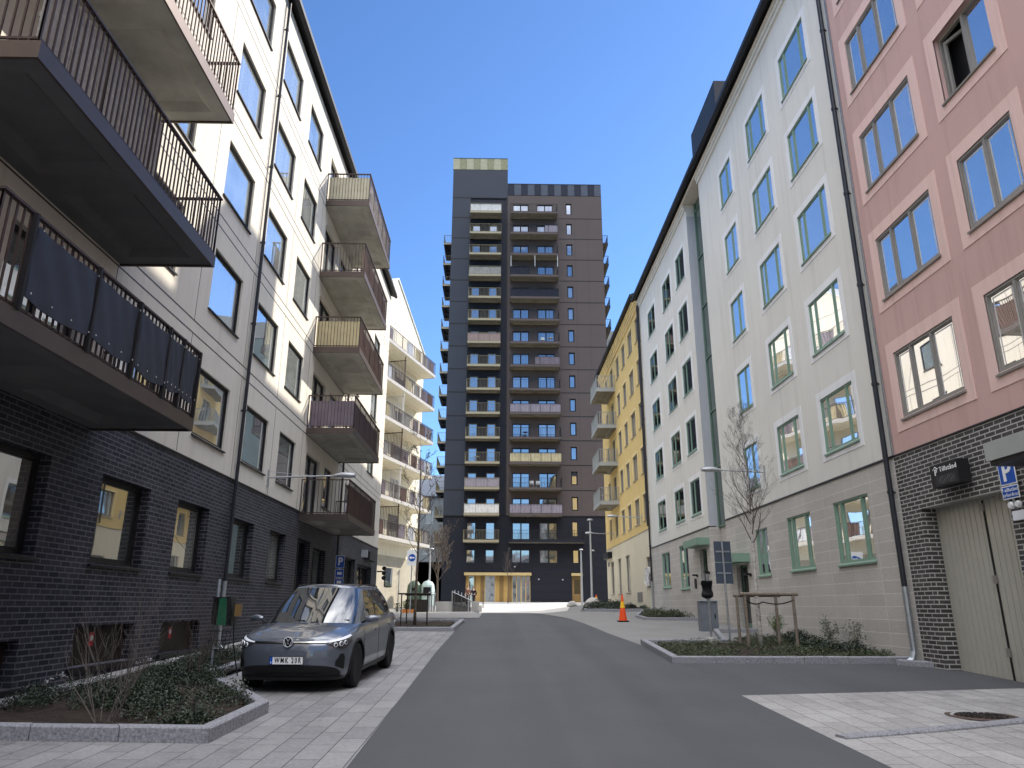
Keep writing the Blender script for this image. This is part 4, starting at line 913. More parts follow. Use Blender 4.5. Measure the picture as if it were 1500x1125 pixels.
sheet('pavement', [(34.2, -9.0, -.85), (49.0, -10, -1.0)], 'pavement_grey', .004)
sheet('pavement', [(19.6, 3.68, 8.38), (24, 3.45, 8.9), (29.5, 3.32, 8.9), (33, 3.1, 8.38), (40, 2.85, 8.38), (46, 2.6, 8.38), (49.0, 2.1, 8.38)], 'pavement_grey', .004)
sheet('pavement', [(49.0, -10, -1.25), (82, -9, -6)], 'pavement_grey', .004); sheet('pavement', [(49.0, 4.4, 8.38), (58.3, 5.6, 8.38), (82, 8, 16)], 'pavement_grey', .004)
sheet('pavement', [(-14, 3.5, 8.38), (7.1, 3.5, 8.38), (11.35, 3.52, 8.38), (11.7, 5.8, 8.38), (12.1, 8.1, 8.38)], 'paver_right', .004)
sheet('plaza', [(49.0, -1.25, 4.4), (58.3, -1.25, 5.6), (81.9, -6, 8)], 'plaza_stone', .004)
def kerb(name, pts, h, wd, mat='granite', close=False, below=.06):
    """granite kerb stones along pts (x,y), outer edge on pts, body towards the left of travel"""
    mb = MB(); n_ = len(pts); off = []
    P = [Vector(p) for p in pts]
    for i in range(n_):
        a = P[i] - P[i - 1] if (i or close) else P[i + 1] - P[i]; b = P[(i + 1) % n_] - P[i] if (i < n_ - 1 or close) else a
        a.normalize(); b.normalize(); na = Vector((-a.y, a.x)); nb = Vector((-b.y, b.x)); m_ = (na + nb).normalized(); off.append(P[i] + m_ * wd / max(.4, m_.dot(na)))
    rng = range(n_ if close else n_ - 1); stones = []
    for i in rng:
        j = (i + 1) % n_; L = (P[j] - P[i]).length; m_ = max(1, round(L / .95))
        for k in range(m_):
            t0 = k / m_ + .004 / max(L, .1); t1 = (k + 1) / m_ - .004 / max(L, .1)
            q = [P[i].lerp(P[j], t0), P[i].lerp(P[j], t1), off[i].lerp(off[j], t1), off[i].lerp(off[j], t0)]; dh = random.uniform(-.004, .004); c = .014
            o = [q[0].lerp(q[3], c / wd), q[1].lerp(q[2], c / wd), q[2].lerp(q[1], c / wd), q[3].lerp(q[0], c / wd)]
            b = len(mb.v)
            for s_, z in ((q, -below), (q, h - c), (o, h)):
                for p in s_: mb.v.append(Vector((p.x, p.y, gz(p.y, p.x) + z + (dh if z > 0 else 0))))
            for r in (0, 4):
                for e in range(4): mb.f.append((b + r + e, b + r + (e + 1) % 4, b + r + 4 + (e + 1) % 4, b + r + 4 + e))
            mb.f.append((b + 8, b + 9, b + 10, b + 11))
    return tag(mb.build(name, mat), kind='structure')
def inside(p, poly):
    c = False; j = len(poly) - 1
    for i in range(len(poly)):
        if (poly[i][1] > p[1]) != (poly[j][1] > p[1]) and p[0] < (poly[j][0] - poly[i][0]) * (p[1] - poly[i][1]) / (poly[j][1] - poly[i][1]) + poly[i][0]: c = not c
        j = i
    return c
def bed(poly, h, n_leaf, mat, size, hmin, hmax, label=None, clumps=0, soil=True, seed=1, keep=None):
    """soil surface and low planting"""
    rnd = random.Random(seed)
    if soil:
        xs = [p[0] for p in poly]; yy = [p[1] for p in poly]; mb = MB(); st_ = .22
        nx = int((max(xs) - min(xs)) / st_) + 1; ny = int((max(yy) - min(yy)) / st_) + 1
        for i in range(nx):
            for j in range(ny):
                x, y = min(xs) + i * st_, min(yy) + j * st_
                if inside((x + st_ / 2, y + st_ / 2), poly):
                    Z = lambda a, b: gz(b, a) + h + .02 * math.sin(a * 7.1) * math.cos(b * 5.3)
                    mb.quad((x, y, Z(x, y)), (x + st_, y, Z(x + st_, y)), (x + st_, y + st_, Z(x + st_, y + st_)), (x, y + st_, Z(x, y + st_)))
        tag(mb.build('soil', 'soil', weld=True), kind='structure')
    xs = [p[0] for p in poly]; yy = [p[1] for p in poly]; mb = MB(); cl = []
    while len(cl) < max(1, clumps):
        p = (rnd.uniform(min(xs), max(xs)), rnd.uniform(min(yy), max(yy)))
        if inside(p, poly) and (keep is None or keep(*p)): cl.append((*p, rnd.uniform(.22, .5), rnd.uniform(hmin, hmax)))
    k = 0
    while k < n_leaf:
        cx_, cy_, r, hh = rnd.choice(cl); a = rnd.uniform(0, 6.283); q = r * math.sqrt(rnd.random()); x, y = cx_ + q * math.cos(a), cy_ + q * math.sin(a)
        k += 1
        if not inside((x, y), poly): continue
        z = gz(y, x) + h + (hh * (1 - .7 * (q / r) ** 2)) * rnd.uniform(.15, 1.0)
        s_ = size * rnd.uniform(.6, 1.3); n = Vector((rnd.uniform(-1, 1), rnd.uniform(-1, 1), rnd.uniform(.1, 1.2))).normalized(); t = n.orthogonal().normalized(); t = Matrix.Rotation(rnd.uniform(0, 6.28), 3, n) @ t; b = n.cross(t); c = Vector((x, y, z))
        mb.quad(c - t * s_, c - b * s_ * .42 + n * s_ * .1, c + t * s_, c + b * s_ * .42 + n * s_ * .1)
    o = tag(mb.build('ground_cover', mat), label=label, kind='stuff'); return o
bedL = [(-6.12, 8.45), (-3.0, 8.35), (-2.98, 9.8), (-4.05, 11.85), (-4.55, 13.0), (-4.7, 17.0), (-6.12, 17.0)]
kerb('kerb', [(-4.75, 17.1), (-4.68, 13.0), (-4.05, 11.9), (-2.83, 9.87), (-2.90, 8.12), (-6.62, 8.35)][::-1], .15, .15)
bed(bedL, .07, 42000, 'leaf_dark', .019, .14, .30, 'low dark evergreen cover in the granite edged bed beside the dark brick wall', 55, keep=lambda x, y: not (x < -4.7 and y < 9.2))
bedM = [(-6.3, 24.95), (-1.6, 25.0), (-1.6, 29.9), (-6.3, 29.9)]
kerb('kerb', [(-6.6, 24.8), (-1.42, 24.82), (-1.32, 30.1), (-6.6, 30.1)], .13, .16)
bed(bedM, .05, 1600, 'leaf_mixed', .022, .03, .08, 'sparse brown litter in the bed around the guarded tree', 25, seed=3)
bedR = [(3.9, 19.5), (3.65, 15.75), (7.9, 15.75), (8.36, 16.2), (8.36, 21.9), (6.9, 21.9), (5.9, 19.9)]
kerb('kerb', [(3.69, 19.85), (3.49, 15.58), (7.95, 15.55), (8.38, 15.6)], .13, .16)
kerb('kerb', [(8.36, 24.6), (7.0, 24.4), (5.95, 19.95), (3.69, 19.85)][::-1], .13, .14)
bed(bedR, .06, 30000, 'leaf_mixed', .020, .08, .18, 'low green ground cover in the kerbed bed in front of the tiled wall', 75, seed=4)
bed([(7.2, 17.2), (8.3, 16.3), (8.34, 21.5), (7.5, 20.8)], .06, 4500, 'leaf_dark', .034, .20, .34, 'dark leafy plants along the foot of the tiled wall', 14, soil=False, seed=5)
bedR2 = [(6.3, 32.2), (8.36, 31.8), (8.36, 39.0), (7.5, 39.0), (6.4, 34.5)]
kerb('kerb', [(8.38, 31.6), (6.1, 32.0), (6.2, 34.6), (7.3, 39.2), (8.38, 39.2)][::-1], .12, .14)
bed(bedR2, .06, 4500, 'leaf_mixed', .04, .18, .34, 'bushy planting in the bed where the white and yellow blocks meet', 22, seed=6)
bedR3 = [(4.9, 45.5), (6.5, 41.3), (8.36, 41.0), (8.36, 54), (6.8, 53)]
kerb('kerb', [(8.38, 40.9), (6.4, 41.0), (5.0, 44.9), (6.7, 53.2), (8.38, 54.2)][::-1], .14, .16)
bed(bedR3, .06, 5000, 'leaf_dark', .05, .2, .38, 'dark green planting along the cream base of the yellow block', 30, seed=7)
# low granite kerb crossing the near right paving
kerb('kerb', [(8.3, 10.55), (7.2, 9.85), (6.2, 9.22), (5.0, 8.75), (3.64, 8.32)][::-1], .035, .16)
kerb('kerb', [(8.38, 15.2), (3.5, 15.2)][:1] + [(8.39, 15.1), (8.0, 15.45)], .10, .15)
# manhole cover
mc = empty('manhole_cover', (5.95, 9.68, gz(9.68)), 'rusty round iron manhole cover in the right hand paving', 'manhole cover')
mb = MB().lathe((5.95, 9.68, gz(9.68) + .004), [(.0, .008), (.30, .008), (.31, .002), (.34, .002), (.345, .01), (.40, .01), (.41, 0)], 40); mb.build('cover', 'rust_iron', mc)
mb = MB(); c = Vector((5.95, 9.68, gz(9.68) + .012))
for k in range(5):
    r = .05 + .052 * k; m_ = 5 + 5 * k
    for i in range(m_): a = 6.283 * i / m_ + k * .3; a2 = a + 6.283 / m_ * .62; mb.hexa([c + Vector((rr_ * math.cos(t), rr_ * math.sin(t), z)) for z in (0, .007) for rr_, t in ((r, a), (r, a2), (r + .028, a2), (r + .028, a))])
mb.build('grip_pattern', 'dark_metal', mc)

# ================================================================== STREET LAMPS
def wall_lamp(fr, u, z, reach, label, grp='street lamps on wall arms'):
    t = empty('street_lamp', fr.P(u, 0, z), label, 'street lamp', grp)
    MB(fr).box(u - .03, u + .03, .0, .03, z - .28, z + .22).build('wall_bracket', 'galvanised', t)
    F = fr.P; MB(fr).tube([F(u, .03, z), F(u, reach - .5, z + .06)], [.028, .022], 8).build('arm', 'light_grey_metal', t)
    MB(fr).tube([F(u, .03, z + .17), F(u, reach * .55, z + .05)], .005, 5).build('stay_wire', 'galvanised', t)
    mb = MB(fr); rings = []
    for i in range(9):
        s_ = i / 8; w_ = reach - .56 + .62 * s_; r = .13 * math.sin(min(1, s_ * 1.25 + .12) * math.pi * .62) * (1 if s_ < .85 else .8) + .012
        rings.append([F(u + r * math.cos(a), w_, z + .06 + r * .75 * math.sin(a)) for a in [math.pi * k / 10 for k in range(11)]] + [F(u - r * .9, w_, z + .035), F(u + r * .9, w_, z + .035)])
    mb.grid(rings, close=True); b = len(mb.v); mb.v += rings[0] + rings[-1]; mb.f += [tuple(range(b, b + 13)), tuple(range(b + 13, b + 26))]
    hd = mb.build('lamp_head', 'light_grey_metal', t, smooth=True); MB(fr).box(u - .09, u + .09, reach - .34, reach - .02, z + .015, z + .034).build('lens', 'white_frame', hd)
wall_lamp(FL, 21.0, 5.12, 2.45, 'grey street lamp on a long arm from the cream left facade')
wall_lamp(FR, 22.8, 5.68, 1.95, 'grey street lamp on an arm above the birch, fixed to the white right facade')
wall_lamp(FR, 43.3, 6.62, 1.98, 'grey street lamp on the yellow facade, the nearer one of its two')
wall_lamp(FR, 54.0, 6.65, 2.05, 'grey street lamp on the yellow facade near its far end, beside the tall mast')
def mast(x, y, h, label, heads):
    z = gz(y, x); t = empty('lamp_post', (x, y, z), label, 'lamp post')
    MB().tube([(x, y, z), (x, y, z + h * .55), (x, y, z + h)], [.085, .07, .05], 10).build('pole', 'light_grey_metal', t)
    for (hz, dx, r) in heads:
        MB().lathe((x + dx, y, z + hz), [(.02, .11), (r * .6, .09), (r, .02), (r * .95, 0), (0, -.005)][::-1], 14).build('lamp_head', 'light_grey_metal', t, smooth=True)
        if dx: MB().tube([(x, y, z + hz + .03), (x + dx, y, z + hz + .03)], .018, 6).build('arm', 'light_grey_metal', t)
mast(6.75, 54.8, 6.0, 'tall pale lamp mast with two heads rising from a boulder beside the yellow block', [(6.0, .0, .24), (3.75, .16, .14)])
mast(6.38, 58.0, 4.0, 'shorter pale lamp mast in front of the tower door', [(4.05, 0, .17)])
mast(-5.65, 62., 4.6, 'pale lamp mast behind the recycling containers, left of the tower', [(4.6, .12, .2)])
def boulder(x, y, r, label):
    bm = bmesh.new(); bmesh.ops.create_icosphere(bm, subdivisions=3, radius=1); rnd = random.Random(int(x * 100))
    offs = [(Vector((rnd.uniform(-1, 1), rnd.uniform(-1, 1), rnd.uniform(-1, 1))).normalized(), rnd.uniform(.6, .9)) for _ in range(9)]
    for v in bm.verts:
        p = v.co.copy()
        for d, c in offs:
            k = p.dot(d)
            if k > c: p -= d * (k - c)
        v.co = Vector((p.x * r * 1.25, p.y * r, max(p.z, -.5) * r * .75))
    me = bpy.data.meshes.new('boulder'); bm.to_mesh(me); bm.free(); me.materials.append(M['stone_pale']); me.polygons.foreach_set('use_smooth', [True] * len(me.polygons)); o = link('boulder', me, None, (x, y, gz(y, x) + r * .36)); tag(o, label, 'boulder')
boulder(6.72, 54.75, .46, 'pale boulder holding the foot of the tall lamp mast'); boulder(5.35, 55.0, .36, 'pale boulder in front of the tower door, left of the tall mast')
def cone(x, y, h, r, label, dark=False):
    z = gz(y, x) + .004; t = empty('traffic_cone', (x, y, z), label, 'traffic cone', None); q = r * 1.25
    MB().box(x - q, x + q, y - q, y + q, z, z + .045).build('base', 'rubber', t)
    prof = lambda a, b: [(r * (1 - a * .86), h * a + .045), (r * (1 - b * .86), h * b + .045)]
    MB().lathe((x, y, z), prof(0, .48), 18).build('body', 'cone_orange', t, smooth=False); MB().lathe((x, y, z), prof(.48, .72), 18).build('band', 'cone_yellow' if not dark else 'white_sign', t)
    MB().lathe((x, y, z), prof(.72, 1), 18).build('tip', 'cone_orange', t)
cone(5.0, 30.7, 1.02, .17, 'tall orange cone with a yellow band on the pavement'); cone(7.25, 56.3, .62, .17, 'small red cone behind the boulder at the tall mast')

# bagged sign post with a concrete foot, utility cabinet, road sign seen from behind
x, y = 5.47, 19.75; z = gz(y) + .06
t = empty('bagged_sign_post', (x, y, z), 'galvanised post in a round concrete foot, its sign wrapped in a black bag', 'sign post')
MB().tube([(x, y, z), (x, y, z + 1.72)], .032, 10).build('pole', 'galvanised', t)
MB().lathe((x, y, z), [(.12, -.05), (.12, .10), (.10, .14), (.04, .15), (.0, .15)], 16).build('foot', 'concrete', t)
mb = MB(); rings = []
for i in range(10):
    s_ = i / 9; zz = z + 1.10 + .44 * s_; wd_ = .135 + .015 * math.sin(s_ * 9); dp = .055 + .02 * math.sin(s_ * 7 + 1)
    if i == 0: wd_, dp = .05, .045
    if i == 9: wd_ *= .93
    rings.append([(x - .03 + wd_ * (abs(math.cos(a)) ** .35) * (1 if math.cos(a) > 0 else -1) + .008 * math.sin(a * 5 + i), y - .03 + dp * (abs(math.sin(a)) ** .5) * (1 if math.sin(a) > 0 else -1), zz + .012 * math.sin(a * 3 + i)) for a in [6.2832 * k / 20 for k in range(20)]])
mb.grid(rings, close=True); b = len(mb.v); mb.v += [Vector(p) for p in rings[-1]]; mb.f.append(tuple(range(b, b + 20))); mb.build('bag', 'black_bag', t, smooth=True)
t = empty('utility_cabinet', (6.92, 25.2, gz(25.2)), 'grey utility cabinet on the pavement behind the bagged sign post', 'cabinet')
z = gz(25.2); MB().box(6.64, 7.22, 25.05, 25.4, z + .0, z + .95).build('body', 'boiler_grey', t); MB().box(6.60, 7.26, 25.0, 25.45, z + .95, z + 1.0).build('lid', 'light_grey_metal', t)
MB().box(6.925, 6.935, 25.04, 25.052, z + .05, z + .93).build('door_seam', 'black_frame', t); MB().box(7.10, 7.13, 25.03, 25.05, z + .4, z + .55).build('handle', 'black_plastic', t)
x, y = 6.12, 20.3; z = gz(y) + .05
t = empty('road_sign', (x, y, z), 'two stacked blue grey sign plates seen from behind on a leaning galvanised pole', 'road sign')
MB().tube([(x - .18 + .17, y, z), (x - .0 - .02, y, z + 2.62)], .027, 8).build('pole', 'galvanised', t)
for (a, b) in ((2.05, 2.6), (1.48, 2.03)): 
    p_ = MB().box(x - .24, x + .22, y + .035, y + .05, z + a, z + b).build('sign_plate', 'sign_back', t); MB().box(x - .2, x + .18, y + .02, y + .035, z + (a + b) / 2 - .02, z + (a + b) / 2 + .02).build('clamp', 'galvanised', p_)

# white plastic sheet hung over the ledge of the yellow block's base window
mb = MB(FR); rows = []; rnd = random.Random(5)
for j in range(12):
    r = []
    for i in range(16):
        s_ = i / 15; v = j / 11; hw = .62 * (1 - .35 * abs(v - .55)) * (1 + .12 * math.sin(v * 9)); r.append(FR.P(41.75 + (s_ - .5) * 2 * hw, .10 + .09 * math.sin(s_ * 13 + v * 5) + .05 * rnd.random(), 2.72 + v * .95 + .05 * math.sin(s_ * 8)))
    rows.append(r)
mb.grid(rows); mb.grid([[p + Vector((.02, 0, 0)) for p in r[::-1]] for r in rows]); tag(mb.build('plastic_sheet', 'white_fabric', smooth=True), 'crumpled white plastic hung on the base window of the yellow block', 'plastic sheet')

# ================================================================== TREES
def branch(mb, p, d, L, r, lvl, rnd, spread, curl, n_child, mats=None, minr=.0025, leafs=None):
    pts = [p.copy()]; rs = [r]; segs = 5 if lvl < 2 else 3; dd = d.copy()
    for i in range(segs):
        dd = (dd + Vector((rnd.uniform(-1, 1), rnd.uniform(-1, 1), rnd.uniform(-.4, .8))) * curl + Vector((0, 0, .05))).normalized(); p = p + dd * L / segs; pts.append(p.copy()); rs.append(max(minr, r * (1 - .75 * (i + 1) / segs)))
    mb.tube(pts, rs, 5 if r > .008 else 3, cap=False)
    if leafs is not None and lvl >= 2: leafs += [pts[-1], pts[len(pts) // 2]]
    if lvl >= 3: return
    for k in range(n_child[lvl]):
        t = rnd.uniform(.25, 1) * segs; i = min(int(t), segs - 1); q = pts[i].lerp(pts[i + 1], t - i)
        ax = Vector((rnd.uniform(-1, 1), rnd.uniform(-1, 1), rnd.uniform(-.2, .5))).normalized(); nd = (dd + ax * spread).normalized()
        branch(mb, q, nd, L * rnd.uniform(.4, .65), rs[i] * .6, lvl + 1, rnd, spread, curl, n_child, minr=minr, leafs=leafs)
def tree(name, x, y, h, r, first, label, trunk, twig, seed, nb=16, reach=1.0, spread=.8, up=1.2, minr=.003, leaf=None, dz=.06, kids=(5, 3, 2), lean=(0, 0), lsize=.04):
    rnd = random.Random(seed); z = gz(y) + dz; t = empty(name, (x, y, z), label, 'tree'); mb = MB(); pts = []; rs = []
    for i in range(13):
        s_ = i / 12; pts.append(Vector((x + lean[0] * s_ + .05 * math.sin(s_ * 6 + seed) * s_ + .02 * rnd.uniform(-1, 1) * s_, y + lean[1] * s_, z - .05 + h * s_))); rs.append(max(minr, r * (1 - s_) ** .8))
    mb.tube(pts, rs, 10); mb.build('trunk', trunk, t, smooth=True); br = MB(); lf = [] if leaf else None
    for k in range(nb):
        s_ = first + (1 - first) * (k + rnd.random()) / nb * .97; i = min(11, int(s_ * 12)); p = pts[i].lerp(pts[i + 1], s_ * 12 - i); a = k * 2.4 + rnd.uniform(-.4, .4)
        L = reach * (1 - .72 * ((s_ - first) / (1 - first)) ** 1.1) * rnd.uniform(.75, 1.15); branch(br, p, Vector((math.cos(a), math.sin(a), up * rnd.uniform(.7, 1.2))).normalized(), L, max(minr, rs[i] * .42), 0, rnd, spread, .10, kids, minr=minr, leafs=lf)
    br.build('branches', twig, t)
    if leaf:
        m_ = MB()
        for p in lf:
            for q in range(leaf[1]):
                c = p + Vector((rnd.uniform(-1, 1), rnd.uniform(-1, 1), rnd.uniform(-1, 1))) * .07; n = Vector((rnd.uniform(-1, 1), rnd.uniform(-1, 1), rnd.uniform(-.3, 1))).normalized(); u_ = n.orthogonal().normalized(); v_ = n.cross(u_); s_ = rnd.uniform(.5, 1.2) * lsize
                m_.quad(c - u_ * s_, c - v_ * s_ * .5, c + u_ * s_, c + v_ * s_ * .5)
        m_.build('foliage', leaf[0], t)
tree('birch_tree', 6.45, 18.9, 6.0, .058, .40, 'young bare birch with white bark tied in a timber guard', 'birch_bark', 'twig_brown', 11, nb=30, reach=1.15, spread=.75, up=1.7, kids=(6, 4, 2), minr=.0019, lean=(.05, .1))
def guard(xs, ys, h, label, mat, rope=True, top=.045):
    x0, x1 = xs; y0, y1 = ys; zc = gz(y0) + .05; t = empty('tree_guard', ((x0 + x1) / 2, y0, zc), label, 'tree guard'); tz = zc + h
    for (x, y) in ((x0, y0), (x1, y0), (x0 + .08, y1), (x1 - .1, y1)): MB().tube([(x, y, gz(y)), (x, y, tz)], .038 if rope else .022, 9).build('post', mat, t)
    MB().tube([(x0 - .12, y0, tz + .02), (x1 + .12, y0, tz + .02)], top, 9).build('rail', mat, t); MB().tube([(x0 + .0, y1, tz + .0), (x1 + .02, y1, tz + .0)], top * .9, 9).build('rail', mat, t)
    if rope:
        xm = (x0 + x1) / 2; pts = [Vector((x0, y0 - .03, tz - .12)).lerp(Vector((xm, (y0 + y1) / 2, tz - .16)), s) - Vector((0, 0, .07 * math.sin(s * math.pi))) for s in [i / 8 for i in range(9)]] + [Vector((xm, (y0 + y1) / 2, tz - .16)).lerp(Vector((x1, y0 - .03, tz - .12)), s) - Vector((0, 0, .07 * math.sin(s * math.pi))) for s in [i / 8 for i in range(1, 9)]]
        MB().tube(pts, .016, 6).build('tie_rope', 'timber_dark', t)
guard((6.02, 7.2), (18.5, 19.4), 1.22, 'weathered round timber guard around the young birch', 'timber_grey')
tree('young_tree', -2.98, 27.5, 7.0, .055, .30, 'slim young tree with first leaves inside a black guard, left side', 'bark_brown', 'twig_brown', 5, nb=18, reach=1.35, spread=.7, up=.75, kids=(4, 2, 2), minr=.005, leaf=('leaf_mixed', 1), lsize=.028)
guard((-3.42, -2.5), (27.0, 28.0), 1.05, 'black timber guard around the slim young tree', 'timber_dark', rope=False, top=.03)
tree('bare_tree', -5.3, 66, 6.3, .11, .30, 'reddish bare tree standing left of the tower', 'bark_brown', 'bark_brown', 9, nb=20, reach=2.4, spread=.7, up=1.3, kids=(5, 3, 2), minr=.012)
tree('bare_tree', .95, 76, 5.0, .05, .45, 'thin bare young tree in front of the tower glazing', 'bark_brown', 'twig_brown', 19, nb=12, reach=1.4, spread=.6, up=1.4, kids=(4, 2, 1), minr=.009)
def bare_shrub(x, y, h, n_, label, seed, mat='twig_pale', base=.07, wd=.4):
    rnd = random.Random(seed); mb = MB(); z = gz(y) + base - .03
    for k in range(n_):
        a = rnd.uniform(0, 6.28); p = Vector((x + .08 * math.cos(a), y + .08 * math.sin(a), z)); d = Vector((wd * math.cos(a) * rnd.random(), wd * math.sin(a) * rnd.random(), 1)).normalized()
        branch(mb, p, d, h * rnd.uniform(.55, 1.05), rnd.uniform(.004, .008), 1, rnd, .55, .16, (3, 3, 2), minr=.0014)
    tag(mb.build('bare_shrub', mat), label, 'shrub', 'bare shrubs in the near left bed')
bare_shrub(-4.35, 8.9, .95, 12, 'bare twiggy shrub in the near left bed, closest to its front kerb', 1, wd=.7)
bare_shrub(-4.9, 10.2, 1.2, 13, 'tall bare shrub with spreading pale stems in front of the first red warning sign', 2, wd=.6)
bare_shrub(-4.75, 12.2, 1.1, 15, 'dense bare shrub by the charging post, behind the others in the near left bed', 3, 'twig_brown', wd=.6)
bare_shrub(-5.3, 11.6, .9, 9, 'small bare shrub close under the cellar hatches', 4, 'twig_brown', wd=.6)
def green_shrub(x, y, h, r, n_, label, seed, mat='leaf_mixed'):
    rnd = random.Random(seed); t = empty('shrub', (x, y, gz(y) + .05), label, 'shrub'); mb = MB(); tips = []
    for k in range(14):
        a = rnd.uniform(0, 6.28); d = Vector((.8 * math.cos(a) * rnd.random(), .8 * math.sin(a) * rnd.random(), 1)).normalized(); branch(mb, Vector((x, y, gz(y) + .03)), d, h * rnd.uniform(.6, 1), .005, 1, rnd, .6, .15, (3, 3, 2), minr=.0015, leafs=tips)
    mb.build('stems', 'twig_brown', t); m_ = MB()
    for i in range(n_):
        c = rnd.choice(tips) + Vector([rnd.uniform(-.05, .05) for _ in range(3)]); n = Vector((rnd.uniform(-1, 1), rnd.uniform(-1, 1), rnd.uniform(0, 1))).normalized(); u_ = n.orthogonal().normalized(); v_ = n.cross(u_); s_ = .022 * rnd.uniform(.6, 1.3); m_.quad(c - u_ * s_, c - v_ * s_ * .5, c + u_ * s_, c + v_ * s_ * .5)
    m_.build('leaves', mat, t)
green_shrub(7.75, 21.2, .55, .5, 700, 'loose green shrub at the foot of the tiled wall behind the birch', 21, 'leaf_fresh'); green_shrub(8.0, 17.2, .5, .4, 260, 'thin half bare shrub by the tiled wall, right end of the bed', 22); green_shrub(8.05, 18.6, .5, .4, 380, 'thin green shrub by the tiled wall, between the dark plants and the bed end', 23)

# ================================================================== LEFT STREET FURNITURE
t = empty('charging_post', (-4.95, 13.8, gz(13.8)), 'green fronted charging box on a grey stand beside the near left bed', 'charging post')
z = gz(13.8)
MB().tube([(-4.95, 13.6, z - .1), (-4.98, 13.6, 2.05)], .032, 8).build('pole', 'galvanised', t)
cb = MB().hexa([(-4.99, 13.45, 1.28), (-4.63, 13.45, 1.26), (-4.63, 13.7, 1.26), (-4.99, 13.7, 1.28), (-5.00, 13.45, 1.74), (-4.69, 13.45, 1.74), (-4.69, 13.7, 1.74), (-5.00, 13.7, 1.74)]).build('housing', 'black_plastic', t)
MB().hexa([(-4.89, 13.435, 1.27), (-4.75, 13.435, 1.27), (-4.73, 13.449, 1.27), (-4.90, 13.449, 1.27), (-4.88, 13.435, 1.72), (-4.77, 13.435, 1.72), (-4.76, 13.449, 1.72), (-4.89, 13.449, 1.72)]).build('front_cover', 'charger_green', cb)
MB().box(-4.62, -4.53, 13.5, 13.62, 1.42, 1.62).build('card_reader', 'wood_panel_dark', cb)
m_ = MB()
for i in range(6): m_.tube([(-5.05 + i * .07, 13.55, .55), (-5.01 + i * .07, 13.55, 1.20)], .006, 5)
for i in range(5): m_.tube([(-5.07, 13.55, .57 + i * .15), (-4.67, 13.55, .57 + i * .15)], .006, 5)
m_.build('wire_rack', 'dark_metal', t); MB().tube([(-4.61, 13.5, 1.28), (-4.57, 13.48, .95), (-4.43, 13.45, .42)], .012, 6).build('cable', 'rubber', t)
t = empty('parking_sign', (-6.15, 29.6, gz(29.6)), 'blue parking sign with smaller plates below on a pole behind the car roof', 'road sign')
x, y = -6.28, 29.9; z = gz(y); MB().tube([(x, y, z), (x, y, 3.55)], .03, 8).build('pole', 'galvanised', t)
ff = Frame((x, y - .04), (.72, .69), (.69, -.72))
for (a, b, s, sz) in ((3.02, 3.5, 'P', .42), (2.66, 2.98, '30', .22), (2.36, 2.62, '9-18', .12)):
    p_ = MB(ff).box(-.2, .2, 0, .012, a, b).build('sign_plate', 'white_sign', t); MB(ff).box(-.185, .185, .012, .015, a + .015, b - .015).build('sign_face', 'blue_sign', p_)
    if s == 'P': text_mb(s, sz, ff, (0, .018, (a + b) / 2), bold=.01).build('lettering', 'white_sign', p_)
    else: MB(ff).box(-.10, .10, .016, .018, (a + b) / 2 - .05, (a + b) / 2 + .05).build('symbol', 'white_sign', p_)
MB()
m_ = MB(FL); m_.box(41.1, 41.25, .05, .35, 3.35, 3.42); t = empty('traffic_signal', FL.P(41.2, .4, 2.9), 'small black signal head bracketed off the far corner of the left block', 'signal')
m_.build('bracket', 'black_frame', t)
for z in (3.05, 3.3, 3.55): m_ = MB(); c = FL.P(41.2, .42, z); m_.lathe((c.x, c.y - .1, c.z), [(.0, 0), (.11, .0), (.12, .2), (0, .2)], 12, axis='y'); m_.build('lamp_housing', 'black_plastic', t)
x, y = -5.3, 46.; z = gz(y); t = empty('direction_sign', (x, y, z), 'round blue sign with a white arrow on a pole before the sunlit gable', 'road sign')
MB().tube([(x, y, z), (x, y, 4.95)], .035, 8).build('pole', 'galvanised', t)
p_ = MB().box(x - .30, x + .30, y - .05, y - .035, 3.95, 4.9).build('sign_plate', 'white_sign', t); MB().lathe((x, y - .05, 4.42), [(0, 0), (.22, 0), (.22, -.012), (0, -.012)], 28, axis='y').build('sign_face', 'blue_sign', p_)
m_ = MB(); m_.hexa([(x - .05, y - .066, 4.38), (x + .16, y - .066, 4.38), (x + .16, y - .062, 4.38), (x - .05, y - .062, 4.38), (x - .05, y - .066, 4.46), (x + .16, y - .066, 4.46), (x + .16, y - .062, 4.46), (x - .05, y - .062, 4.46)])
m_.quad((x - .18, y - .066, 4.42), (x - .05, y - .066, 4.31), (x - .05, y - .066, 4.53)); m_.build('arrow', 'white_sign', p_)
def igloo(x, y, mat, label, opening=False):
    z = gz(y) + .12; t = empty('recycling_container', (x, y, z), label, 'recycling bin', 'recycling containers by the sunlit gable')
    MB().lathe((x, y, z), [(.50, .0), (.55, .08), (.56, 1.25), (.50, 1.62), (.34, 1.86), (.12, 1.95), (0, 1.96)], 8).build('body', mat, t)
    if opening: MB().box(x - .30, x + .30, y - .60, y - .50, z + .85, z + 1.45).build('opening', 'black_plastic', t)
    else: MB().box(x - .14, x + .14, y - .60, y - .50, z + 1.2, z + 1.4).build('slot', 'black_plastic', t)
    MB().tube([(x - .08, y, z + 1.93), (x, y, z + 2.05), (x + .08, y, z + 1.93)], .02, 6).build('lifting_ring', 'galvanised', t)
igloo(-6.65, 60.0, 'igloo_green', 'dark green faceted recycling container, left one of the pair'); igloo(-5.6, 60.2, 'igloo_pale', 'pale mint recycling container with a black opening, right one of the pair', True)
